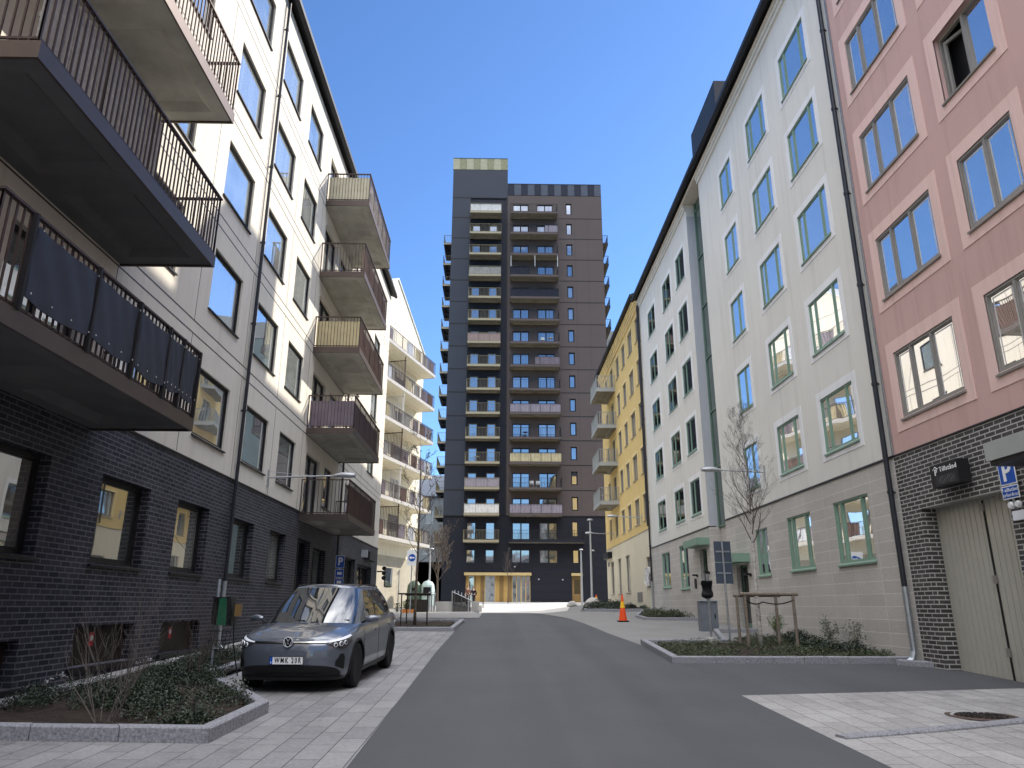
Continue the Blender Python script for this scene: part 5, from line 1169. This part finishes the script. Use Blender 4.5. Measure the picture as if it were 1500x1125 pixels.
for i, (x, y) in enumerate(((-4.72, 52.0), (-4.55, 52.1), (-4.38, 52.2))):
    z = gz(y); o = MB().lathe((x, y, z), [(.055, 0), (.055, 1.08), (.075, 1.10), (.075, 1.15), (.03, 1.2), (.055, 1.26), (0, 1.3)], 10).build('bollard', 'galvanised'); tag(o, ('leftmost', 'middle', 'rightmost')[i] + ' of three slim galvanised bollards beside the low concrete wall', 'bollard', 'slim bollards at the ramp')
def lowwall(x0, x1, y, h, label, th=.25):
    o = MB().box(x0, x1, y, y + th, gz(y) - .1, gz(y) + h).build('low_wall', 'concrete'); tag(o, label, 'low wall')
lowwall(-4.25, -3.15, 52.3, .66, 'low grey concrete wall right of the three bollards'); lowwall(-1.85, -1.32, 52.6, .68, 'short concrete wall block at the right end of the dark ramp railing')
lowwall(-1.30, -1.12, 52.0, .42, 'narrow concrete post block at the edge of the sunny plaza')
t = empty('waste_bins', (-5.3, 51.2, gz(51.2)), 'dark slatted bin enclosure behind the guarded tree, left of the bollards', 'bin enclosure'); z = gz(51.2)
for i in range(13): MB().box(-6.15 + i * .105, -6.15 + i * .105 + .08, 51.0, 51.03, z, z + .78).build('slat', 'timber_dark', t) if i < 13 else None
MB().box(-6.2, -4.78, 51.0 + .03, 51.7, z, z + .80).build('enclosure', 'dark_metal', t)
rl = empty('ramp_railing', (-2.5, 52, gz(52)), 'dark railing of close upright bars dropping to the right along the stair', 'railing'); m_ = MB(); z = gz(52)
for i in range(34): x = -3.10 + i * .036; top_ = 1.27 - .56 * i / 33; m_.box(x, x + .030, 51.9, 51.95, z, z + top_)
m_.build('bars', 'black_frame', rl); MB().tube([(-3.12, 52.0, z + 1.29), (-1.88, 52.0, z + .73)], .025, 8).build('handrail', 'galvanised', rl)
for i in range(6): MB().tube([(-3.05 + i * .24, 53.2, gz(53.2)), (-3.05 + i * .24, 53.2, gz(53.2) + 1.42 - .08 * i)], .03, 7).build('far_post', 'galvanised', rl)
MB().tube([(-3.14, 51.95, z), (-3.14, 51.95, z + 1.36)], .04, 8).build('post', 'galvanised', rl)
for (x, y, lab) in ((-2.02, 51.8, 'thin steel post at the lower end of the ramp'), (-1.2, 60.0, 'dark slender post with a pale cap before the timber shop front')):
    z = gz(y); t = MB().lathe((x, y, z), [(.04, 0), (.04, 1.1 if y > 55 else .6), (.07, 1.15 if y > 55 else .63), (.07, 1.3 if y > 55 else .7), (0, 1.34 if y > 55 else .72)], 10).build('post', 'galvanised' if y < 55 else 'bark_brown'); tag(t, lab, 'post')
x, y = -5.66, 48.; z = gz(y); t = empty('planter_box', (x, y, z), 'orange wooden planter with leafy plants by the corner of the left block', 'planter')
MB().box(x - .34, x + .34, y - .2, y + .2, z, z + .24).build('box', 'orange_box', t); MB().box(x - .31, x + .31, y - .17, y + .17, z + .24, z + .25).build('earth', 'soil', t)
def pot_plant(x, y, zb, h, mat, seed, label, n_=260):
    rnd = random.Random(seed); t = empty('leafy_plant', (x, y, zb), label, 'plant'); m_ = MB(); s_ = MB()
    for i in range(9): a = rnd.uniform(0, 6.28); s_.tube([(x, y, zb), (x + .15 * math.cos(a), y + .15 * math.sin(a), zb + h * rnd.uniform(.6, 1))], .004, 4)
    s_.build('stems', 'leaf_dark', t)
    for i in range(n_):
        a = rnd.uniform(0, 6.28); q = rnd.random(); zz = zb + h * rnd.uniform(.15, 1); c = Vector((x + .24 * q * math.cos(a), y + .2 * q * math.sin(a), zz)); n = Vector((rnd.uniform(-1, 1), rnd.uniform(-1, 1), rnd.uniform(0, 1))).normalized(); u_ = n.orthogonal().normalized(); v_ = n.cross(u_); k = .035 * rnd.uniform(.6, 1.4); m_.quad(c - u_ * k, c - v_ * k * .5, c + u_ * k, c + v_ * k * .5)
    m_.build('leaves', mat, t)
pot_plant(-5.85, 48., gz(48) + .25, .46, 'leaf_fresh', 1, 'pale green leafy plant in the orange planter, left one'); pot_plant(-5.48, 48., gz(48) + .25, .34, 'leaf_mixed', 2, 'low brownish green plant in the orange planter, right one'); pot_plant(-6.3, 47.8, gz(48), .62, 'leaf_dark', 3, 'dark green plant on the ground left of the orange planter')

# ================================================================== PEOPLE
def person(x, y, rz, h, coat, label, stride=.12, arm=0.1, hair='hair_dark', trousers='dark_cloth'):
    root = empty('person', (x, y, gz(y)), label, 'person'); s = h / 1.75
    J = {'pel': (0, 0, .93), 'spn': (0, 0, 1.12), 'che': (0, -.01, 1.32), 'nek': (0, -.01, 1.47), 'hd0': (0, -.02, 1.55), 'hd1': (0, -.03, 1.66), 'hd2': (0, -.02, 1.72)}
    E_ = [('pel', 'spn'), ('spn', 'che'), ('che', 'nek'), ('nek', 'hd0'), ('hd0', 'hd1'), ('hd1', 'hd2')]
    rad = {'pel': .13, 'spn': .12, 'che': .14, 'nek': .055, 'hd0': .07, 'hd1': .095, 'hd2': .07}
    for sd, sg in (('l', 1), ('r', -1)):
        st_ = stride * sg
        J.update({'hip' + sd: (.09 * sg, 0, .88), 'kne' + sd: (.10 * sg, -st_ * .6, .48), 'ank' + sd: (.10 * sg, -st_, .08), 'toe' + sd: (.11 * sg, -st_ - .17, .035),
                  'sho' + sd: (.18 * sg, 0, 1.40), 'elb' + sd: (.25 * sg, st_ * .5 + .02, 1.13), 'wri' + sd: (.25 * sg, st_ * .9 - arm, .90), 'pal' + sd: (.25 * sg, st_ * .9 - arm - .02, .83)})
        E_ += [('pel', 'hip' + sd), ('hip' + sd, 'kne' + sd), ('kne' + sd, 'ank' + sd), ('ank' + sd, 'toe' + sd), ('che', 'sho' + sd), ('sho' + sd, 'elb' + sd), ('elb' + sd, 'wri' + sd), ('wri' + sd, 'pal' + sd)]
        rad.update({'hip' + sd: .09, 'kne' + sd: .058, 'ank' + sd: .042, 'toe' + sd: .03, 'sho' + sd: .055, 'elb' + sd: .042, 'wri' + sd: .028, 'pal' + sd: .034})
        for i in range(5):
            k = 'f%d' % i + sd; o_ = (i - 1.5) * .018; L = (.07, .08, .075, .06, .05)[i]
            px, py, pz = J['pal' + sd]; J[k] = (px + (.0 if i < 4 else .0), py + (o_ if i < 4 else -.045), pz - (L if i < 4 else .02)); E_.append(('pal' + sd, k)); rad[k] = .009
    def grow(keys, edges, radius, nm, mat, par):
        idx = {k: i for i, k in enumerate(keys)}; me = bpy.data.meshes.new(nm); me.from_pydata([Vector(J[k]) * s for k in keys], [(idx[a], idx[b]) for a, b in edges], []); me.materials.append(M[mat])
        o = bpy.data.objects.new(nm, me); col.objects.link(o); o.modifiers.new('skin', 'SKIN'); 
        if not me.skin_vertices: me.attributes.new('skin_vertex', 'FLOAT_VECTOR', 'POINT')
        sv = me.skin_vertices[0].data
        for k, i in idx.items(): sv[i].radius = (radius[k] * s, radius[k] * s)
        sv[0].use_root = True; sub = o.modifiers.new('sub', 'SUBSURF'); sub.levels = sub.render_levels = 2
        dg = bpy.context.evaluated_depsgraph_get(); dg.update(); m2 = bpy.data.meshes.new_from_object(o.evaluated_get(dg)); bpy.data.objects.remove(o)
        m2.polygons.foreach_set('use_smooth', [True] * len(m2.polygons)); o = bpy.data.objects.new(nm, m2); col.objects.link(o); o.parent = par; return o
    body = grow(list(J), E_, rad, 'body', 'skin', root)
    def sub(keys, extra, nm, mat): 
        ed = [e for e in E_ if e[0] in keys and e[1] in keys]; grow(keys, ed, {k: rad[k] + extra for k in keys}, nm, mat, root)
    sub(['pel', 'spn', 'che', 'shol', 'elbl', 'wril', 'shor', 'elbr', 'wrir'], .022, 'coat', coat); sub(['pel', 'hipl', 'knel', 'ankl', 'hipr', 'kner', 'ankr'], .016, 'trousers', trousers)
    for sd in 'lr': sub(['ank' + sd, 'toe' + sd], .014, 'shoe', 'black_plastic')
    m_ = MB(); m_.lathe((0, .012 * s, 1.60 * s), [(.092 * s, 0), (.112 * s, .05 * s), (.10 * s, .11 * s), (.05 * s, .15 * s), (0, .16 * s)], 12); o = m_.build('hair', hair, None); o.parent = root; o.location = Vector((0, .012 * s, 1.60 * s))
    f_ = MB()
    for q in (-.032, .032): f_.box(q * s - .012 * s, q * s + .012 * s, -.128 * s, -.12 * s, 1.655 * s, 1.668 * s)
    f_.hexa([(-.012 * s, -.125 * s, 1.61 * s), (.012 * s, -.125 * s, 1.61 * s), (.006 * s, -.11 * s, 1.61 * s), (-.006 * s, -.11 * s, 1.61 * s), (-.004 * s, -.13 * s, 1.65 * s), (.004 * s, -.13 * s, 1.65 * s), (.004 * s, -.11 * s, 1.65 * s), (-.004 * s, -.11 * s, 1.65 * s)]); f_.box(-.02 * s, .02 * s, -.122 * s, -.116 * s, 1.585 * s, 1.592 * s)
    o = f_.build('face_features', 'hair_dark', None); o.parent = root
    root.rotation_euler = (0, 0, rz)
person(-2.72, 68.0, .3, 1.72, 'brown_coat', 'person in a long brown coat walking in front of the timber shop front')
person(-2.25, 69.0, -.4, 1.62, 'dark_cloth', 'person in dark clothes walking just right of the one in brown', stride=.16)

# ================================================================== CAR
def catmull(P, t):
    n_ = len(P) - 1; t = max(0, min(n_, t)); i = min(int(t), n_ - 1); f = t - i
    p0, p1, p2, p3 = P[max(i - 1, 0)], P[i], P[i + 1], P[min(i + 2, n_)]
    return tuple(.5 * (2 * b + (c - a) * f + (2 * a - 5 * b + 4 * c - d) * f * f + (3 * b - a - 3 * c + d) * f ** 3) for a, b, c, d in zip(p0, p1, p2, p3))
car = empty('parked_car', (0, 0, 0), 'grey blue electric hatchback with plate WMK 20R parked by the near left bed', 'car')
# right half outline of the lower body: x, y, top z, crown
OUT = [(0, 0, .80, 0), (.30, .012, .80, .005), (.52, .05, .803, .015), (.68, .115, .81, .03), (.79, .21, .825, .045), (.855, .33, .85, .055), (.89, .50, .88, .06), (.912, .75, .915, .06), (.922, 1.1, .955, .05),
       (.928, 1.6, .985, .04), (.928, 2.2, 1.0, .04), (.928, 2.8, 1.015, .04), (.928, 3.4, 1.035, .04), (.925, 3.8, 1.05, .03), (.905, 4.15, 1.055, .02), (.85, 4.38, 1.05, .01), (.70, 4.52, 1.045, 0), (.42, 4.575, 1.04, 0), (0, 4.585, 1.04, 0)]
PROF_F = [(0, .10), (.12, .05), (.25, .012), (.5, .0), (.7, .008), (.86, .03), (.95, .06), (1, .10)]
PROF_S = [(0, .09), (.10, .03), (.25, .008), (.5, .0), (.66, .012), (.80, .0), (.93, .028), (1, .085)]
def prof(Pf, v): return float(np.interp(v, [a for a, _ in Pf], [b for _, b in Pf]))
ZB = .19
def BODY(t, v, off=0, side=1):
    """t along the outline 0..18, v height 0..1"""
    x, y, zt, cr = catmull(OUT, t); a = catmull(OUT, t - .05); b = catmull(OUT, t + .05); tx, ty = b[0] - a[0], b[1] - a[1]; L = math.hypot(tx, ty) or 1; nx, ny = ty / L, -tx / L
    if t < .06 or t > 17.94: nx, ny = 0, (-1 if t < 1 else 1)
    f = min(1, max(0, abs(ny))); ins = prof(PROF_F, v) * f + prof(PROF_S, v) * (1 - f); k = off - ins
    return Vector((side * max(0, x + nx * k) if True else 0, y + ny * k, ZB + (zt - ZB) * v))
def ztop(t): return catmull(OUT, t)[2]
def vz(t, z): return (z - ZB) / (ztop(t) - ZB)
TS = [i * .25 for i in range(73)]; VS = [0, .05, .1, .17, .25, .37, .5, .6, .7, .76, .82, .88, .93, .965, 1]
mb = MB(); cols_ = []
for side in (1, -1):
    g = [[BODY(t, v, 0, side) for v in VS] for t in TS]; mb.grid(g if side == 1 else [r[::-1] for r in g])
capr = []
for t in TS:
    e = BODY(t, 1); cr = catmull(OUT, t)[3]; row = []
    for s in [-1, -.97, -.9, -.78, -.6, -.4, -.2, 0, .2, .4, .6, .78, .9, .97, 1]:
        c = (1 - abs(s) ** 3.0); crease = .012 * math.exp(-((abs(s) - .72) / .10) ** 2) * min(1, cr / .05); row.append(Vector((e.x * s, e.y, e.z + (cr + .012 if cr else .0) * c * 1.0 + crease)))
    capr.append(row)
mb.grid(capr); mb.grid([[BODY(t, 0, 0, -1), BODY(t, 0, 0, 1)] for t in TS])
me, _ = mb.mesh('body', 'car_paint', (0, 0, 0), smooth=True, weld=True); me.materials.append(M['black_plastic'])
bo = bpy.data.objects.new('body', me); col.objects.link(bo)
FA, RA, TR = .87, 3.635, .345
cuts = []
for (ya, r) in ((FA, .40), (RA, .40)):
    for side in (1, -1):
        c = MB(); c.lathe((side * .60, ya, .345), [(r, 0), (r, side * .45)] if side > 0 else [(r, -.45), (r, 0)], 40, axis='x'); cm, _ = c.mesh('cut', 'black_plastic', (0, 0, 0), weld=True); co = bpy.data.objects.new('cut', cm); col.objects.link(co); cuts.append(co)
        m_ = bo.modifiers.new('b', 'BOOLEAN'); m_.operation = 'DIFFERENCE'; m_.object = co; m_.solver = 'EXACT'; m_.material_mode = 'TRANSFER'
dg = bpy.context.evaluated_depsgraph_get(); dg.update(); me2 = bpy.data.meshes.new_from_object(bo.evaluated_get(dg))
bpy.data.objects.remove(bo)
for c in cuts: bpy.data.objects.remove(c)
me2.polygons.foreach_set('use_smooth', [True] * len(me2.polygons)); me2.set_sharp_from_angle(angle=R(35)); body = link('body', me2, car, (0, 0, 0))
def patch(name, mat, t0, t1, vf0, vf1, off=.006, side=1, nt=14, nv=4, parent=None, thick=.012, F_=None, smooth=True):
    F_ = F_ or BODY; rows = []
    for i in range(nt + 1):
        s = i / nt; t = t0 + (t1 - t0) * s; a, b = vf0(s, t), vf1(s, t); rows.append([F_(t, a + (b - a) * j / nv, off, side) for j in range(nv + 1)])
    m_ = MB(); m_.grid(rows)
    return m_.build(name, mat, parent or car, origin=(0, 0, 0), smooth=smooth)
def both(name, mat, *a, **k):
    for sd in (1, -1): patch(name, mat, *a, side=sd, **k)
Z = lambda z: (lambda s, t: vz(t, z))
# lower front: black intake, lip, corner intakes, light bar
def strip(name, mat, t1, z0, z1, off=.005, taper=0, nt=20):
    rows = []
    for i in range(-nt, nt + 1):
        s = i / nt; t = abs(s) * t1; a = z0 + taper * abs(s) ** 3; rows.append([BODY(t, vz(t, a + (z1(abs(s)) - a) * j / 4), off, 1 if s >= 0 else -1) for j in range(5)])
    m_ = MB(); m_.grid(rows); return m_.build(name, mat, car, origin=(0, 0, 0), smooth=True)
strip('lower_grille', 'black_plastic', 4.3, .20, lambda s: .425 - .06 * s ** 2 - .07 * s ** 6, .006)
strip('front_lip', 'dark_metal', 5.0, .19, lambda s: .245, .018)
m_ = MB()
for k in range(5):
    z = .27 + .02 * k
    pts = [BODY(abs(s) * 1.9, vz(abs(s) * 1.9, z), .014, 1 if s >= 0 else -1) for s in [i / 10 for i in range(-10, 11)]]; m_.tube(pts, .0035, 4)
m_.build('grille_bars', 'dark_metal', car, origin=(0, 0, 0))
both('corner_intake', 'black_plastic', 3.35, 4.65, lambda s, t: vz(t, .34 + .06 * (1 - s)), lambda s, t: vz(t, .47 + .11 * min(1, s * 2) - .05 * max(0, s - .8) / .2), off=.006)
strip('light_bar', 'chrome', 2.6, .752, lambda s: .768, .007); strip('nose_trim', 'black_plastic', 2.6, .735, lambda s: .752, .006)
for sd in (1, -1):
    hl = patch('headlight', 'lamp_glass', 2.35, 6.1, lambda s, t: vz(t, .735 - .085 * math.sin(min(1, s * 1.7) * math.pi * .5) + .10 * max(0, s - .55) / .45), lambda s, t: vz(t, .770 + .090 * s), off=.010, side=sd, nt=24)
    patch('daylight_strip', 'clear_white', 2.35, 6.1, lambda s, t: vz(t, .750 + .080 * s - .01 * math.sin(s * 3.1)), lambda s, t: vz(t, .768 + .088 * s), off=.013, side=sd, nt=24, nv=2, parent=hl)
    for (t, r) in ((3.35, .036), (4.05, .040), (4.75, .036)):
        c = BODY(t, vz(t, .712 + .02 * (t - 3.3)), .005, sd); d = (BODY(t, vz(t, .735), .05, sd) - BODY(t, vz(t, .735), 0, sd)).normalized(); m_ = MB(); m_.tube([c, c + d * .014], [r, r * .9], 16); m_.build('projector', 'clear_white', hl, origin=(0, 0, 0)); m_ = MB(); m_.tube([c + d * .014, c + d * .018], [r * .7, r * .6], 16); m_.build('lens', 'lamp_glass', hl, origin=(0, 0, 0))
# emblem: ring with V over W
ez = .765; ey = -.012; em = MB(); rr = .072
em.tube([(rr * math.cos(a), ey, ez + rr * math.sin(a)) for a in [6.2832 * i / 32 for i in range(33)]], .0048, 6, cap=False)
for pts in (((-.030, .060), (0, .008), (.030, .060)), ((-.062, .028), (-.030, -.058), (0, -.004), (.030, -.058), (.062, .028))): em.tube([(a, ey, ez + b) for a, b in pts], .0040, 5)
em.build('emblem', 'clear_white', car, origin=(0, 0, 0)); MB().lathe((0, -.002, ez), [(0, -.004), (.07, -.004), (.07, .01), (0, .01)][::-1], 28, axis='y').build('emblem_disc', 'black_plastic', car, origin=(0, 0, 0))
npl = MB().box(-.262, .262, -.022, .0, .435, .552).build('number_plate', 'white_sign', car, origin=(0, 0, 0)); FCp = Frame((0, -.022), (1, 0), (0, -1))
m_ = MB(FCp)
for q in ((-.262, .262, .548, .555), (-.262, .262, .432, .439), (-.266, -.260, .432, .555), (.260, .266, .432, .555)): m_.box(q[0], q[1], -.004, .004, q[2], q[3])
m_.build('plate_holder', 'black_plastic', npl, origin=(0, 0, 0)); MB(FCp).box(-.260, -.218, .001, .003, .439, .548).build('blue_field', 'blue_sign', npl, origin=(0, 0, 0))
text_mb('S', .035, FCp, (-.239, .006, .462), bold=.001).build('lettering', 'white_sign', npl, origin=(0, 0, 0))
m_ = text_mb('WMK 20R', .108, FCp, (.022, .004, .494), bold=.0008, space=1.38); 
for v in m_.v: v.x = .022 + (v.x - .022) * .70
m_.build('lettering', 'black_plastic', npl, origin=(0, 0, 0))
# greenhouse
GBm = [(0, .93, .99), (.38, .96, .985), (.66, 1.08, .975), (.80, 1.30, .975), (.845, 1.75, .985), (.86, 2.3, 1.0), (.86, 2.9, 1.01), (.85, 3.5, 1.025), (.81, 4.0, 1.035), (.66, 4.36, 1.035), (.36, 4.47, 1.035), (0, 4.49, 1.035)]
GTp = [(0, 1.93, 1.585), (.30, 1.95, 1.585), (.50, 2.0, 1.58), (.585, 2.10, 1.57), (.605, 2.3, 1.575), (.615, 2.6, 1.58), (.615, 3.0, 1.575), (.605, 3.4, 1.56), (.58, 3.78, 1.535), (.45, 4.06, 1.51), (.22, 4.14, 1.50), (0, 4.15, 1.50)]
def GH(t, v, off=0, side=1):
    a, b = catmull(GBm, t), catmull(GTp, t); bul = .035 * math.sin(v * math.pi); p = [a[i] + (b[i] - a[i]) * v for i in range(3)]
    q0, q1 = catmull(GBm, t - .05), catmull(GBm, t + .05); tx, ty = q1[0] - q0[0], q1[1] - q0[1]; L = math.hypot(tx, ty) or 1; nx, ny = ty / L, -tx / L
    if t < .06 or t > 10.94: nx, ny = 0, (-1 if t < 1 else 1)
    k = bul + off * .9; return Vector((side * max(0, p[0] + nx * k), p[1] + ny * k, p[2] + off * .45))
TG = [i * .2 for i in range(56)]; mb = MB()
for side in (1, -1):
    g = [[GH(t, v, 0, side) for v in [i / 10 for i in range(11)]] for t in TG]; mb.grid(g)
rf = []
for t in TG:
    e = GH(t, 1); k = min(1, (t / 3.) , (11 - t) / 2.5); rf.append([Vector((e.x * s, e.y, e.z + .05 * (1 - s * s) * max(0, k) ** .6 + .012 * (1 - s ** 4))) for s in [i / 8 - 1 for i in range(17)]])
mb.grid(rf); roofo = mb.build('roof', 'car_paint', car, origin=(0, 0, 0), smooth=True, weld=True)
rows = []
for i in range(-16, 17): s = i / 16; t = abs(s) * 2.55; rows.append([GH(t, .02 + .95 * j / 8, .006, 1 if s >= 0 else -1) for j in range(9)])
ws = MB(); ws.grid(rows); ws.build('windscreen', 'car_glass', car, origin=(0, 0, 0), smooth=True)
for (x0, x1) in ((-.62, .02), (-.05, .58)):
    t0 = GH(abs(x0) / .36 * 1.0 if abs(x0) < .36 else 1.8, .03, .02, -1 if x0 < 0 else 1); m_ = MB(); m_.tube([GH(1.9, .03, .02, -1) if x0 < -.3 else GH(.2, .02, .02, 1), GH(.2, .07, .02, -1) if x0 < -.3 else GH(2.0, .10, .02, 1)], .008, 5); m_.build('wiper', 'black_plastic', car, origin=(0, 0, 0))
for sd in (1, -1):
    for (a, b, lo, hi) in ((3.1, 4.95, lambda s, t: .10, lambda s, t: min(.90, .10 + .80 * (s * 3.2 + .02))), (5.1, 6.75, lambda s, t: .10, lambda s, t: .90), (6.85, 8.5, lambda s, t: .12 + .15 * s, lambda s, t: .88 - .30 * s ** 3)): patch('side_window', 'car_glass', a, b, lo, hi, off=.006, side=sd, nt=14, F_=GH)
    for (a, b) in ((4.95, 5.1), (6.75, 6.85)): patch('pillar', 'black_plastic', a, b, lambda s, t: .10, lambda s, t: .90, off=.007, side=sd, nt=2, F_=GH)
    rr_ = MB(); rr_.tube([GH(t, 1.0, .0, sd) + Vector((-.03 * sd, 0, .035 if 3.2 < t < 7.8 else .0)) for t in [3.0 + .25 * i for i in range(21)]], .012, 6); rr_.build('roof_rail', 'black_plastic', car, origin=(0, 0, 0))
    # mirror
    m_ = MB(); rg = []
    for i in range(7):
        s = i / 6; x = .90 + .24 * s; r = .5 + .5 * math.sin(s * math.pi); rg.append([(sd * x, 1.30 + .05 * s + .055 * math.cos(a) * r * (1.2 if math.cos(a) < 0 else .8), 1.055 + .065 * math.sin(a) * r) for a in [6.2832 * k / 14 for k in range(14)]])
    m_.grid(rg, close=True); b = len(m_.v); m_.v += [Vector(p) for p in rg[-1] + rg[0]]; m_.f += [tuple(range(b, b + 14)), tuple(range(b + 14, b + 28))]; mi = m_.build('mirror', 'car_paint', car, origin=(0, 0, 0), smooth=True)
    MB().tube([(sd * .84, 1.33, .99), (sd * .93, 1.31, 1.03)], .02, 6).build('mirror_arm', 'black_plastic', mi, origin=(0, 0, 0))
    # door seams, handles, sill, arch trims
    sm = MB()
    for t in (8.35, 10.35, 12.35): sm.tube([BODY(t, v, .001, sd) for v in [.08 + .09 * i for i in range(11)]], .004, 4)
    sm.tube([BODY(8.35 + .2 * i, .16, .001, sd) for i in range(21)], .004, 4); sm.build('door_seam', 'black_plastic', car, origin=(0, 0, 0))
    for t in (9.9, 11.9): c = BODY(t, .80, .012, sd); MB().box(c.x - .012, c.x + .012, c.y - .1, c.y + .1, c.z - .015, c.z + .012).build('door_handle', 'car_paint', car, origin=(0, 0, 0))
    patch('sill_trim', 'black_plastic', 8.5, 12.3, lambda s, t: 0.0, lambda s, t: .11, off=.01, side=sd, nt=14)
    for ya in (FA, RA):
        m_ = MB(); n_ = 30; ri, ro = .392, .43; gi = []; 
        for i in range(n_ + 1):
            a = -.28 + (math.pi + .56) * i / n_; row = []
            for (r, dx) in ((ri, .008), (ri, .02), (ro, .012), (ro, .002)):
                y, z = ya + r * math.cos(a), .345 + r * math.sin(a); 
                # surface x at this place
                best = min(TS, key=lambda t: abs(catmull(OUT, t)[1] - y) + (10 if t < 3 or t > 16.5 else 0)); 
                lo_, hi_ = best - .25, best + .25
                for _ in range(12):
                    mid = (lo_ + hi_) / 2
                    if catmull(OUT, mid)[1] < y: lo_ = mid
                    else: hi_ = mid
                p = BODY(mid, max(0, min(1, vz(mid, max(z, ZB)))), 0, 1); row.append(Vector((sd * (p.x + dx), y, z)))
            gi.append(row)
        m_.grid(gi); m_.build('arch_trim', 'black_plastic', car, origin=(0, 0, 0), smooth=True)
# underbody
MB().box(-.7, .7, .35, 4.3, .17, .22).build('underbody', 'black_plastic', car, origin=(0, 0, 0))
# wheels
tp = [(.235, -.105), (.30, -.115), (.335, -.10), (.345, -.07), (.3465, -.035), (.340, -.032), (.340, -.026), (.3465, -.022), (.3465, .022), (.340, .026), (.340, .032), (.3465, .035), (.345, .07), (.335, .10), (.30, .115), (.235, .105)]
ty, _ = MB().lathe((0, 0, 0), tp, 48, axis='x').mesh('tyre', 'rubber', (0, 0, 0), smooth=True)
rm = MB(); rm.lathe((0, 0, 0), [(.235, -.09), (.225, -.02), (.215, .03), (.232, .095), (.242, .10), (.242, .092)], 48, axis='x')
for k in range(5):
    a = 6.2832 * k / 5 + .2
    for da in (-.17, .17):
        p0 = Vector((.045, .045 * math.cos(a), .045 * math.sin(a))); p1 = Vector((.082, .228 * math.cos(a + da), .228 * math.sin(a + da))); rm.tube([p0, p0.lerp(p1, .6) + Vector((.02, 0, 0)), p1], [.026, .019, .022], 6)
rm.lathe((0, 0, 0), [(0, .07), (.03, .068), (.05, .055), (.055, .03)], 16, axis='x'); rmm, _ = rm.mesh('rim', 'boiler_grey', (0, 0, 0), smooth=False)
dk, _ = MB().lathe((0, 0, 0), [(.0, .0), (.17, .0), (.17, .01), (0, .01)], 32, axis='x').mesh('brake_disc', 'galvanised', (0, 0, 0))
wb, _ = MB().lathe((0, 0, 0), [(.0, -.03), (.23, -.03), (.23, -.02), (0, -.02)], 32, axis='x').mesh('wheel_back', 'black_plastic', (0, 0, 0))
for ya in (FA, RA):
    for sd in (1, -1):
        wh = bpy.data.objects.new('wheel', ty); col.objects.link(wh); wh.parent = car; wh.location = (sd * .805, ya, .347); wh.rotation_euler = (random.random(), 0, 0 if sd > 0 else math.pi)
        for nm, me in (('rim', rmm), ('brake_disc', dk), ('wheel_back', wb)): o = bpy.data.objects.new(nm, me); col.objects.link(o); o.parent = wh
both('tail_light', 'red_sign', 14.6, 16.6, lambda s, t: vz(t, .88), lambda s, t: vz(t, .98), off=.008)
CS = .93; slope = math.atan(.033)
car.location = (-3.06, 11.38, gz(11.38) + .004); car.scale = (CS,) * 3; car.rotation_euler = (slope, 0, R(-3.0))
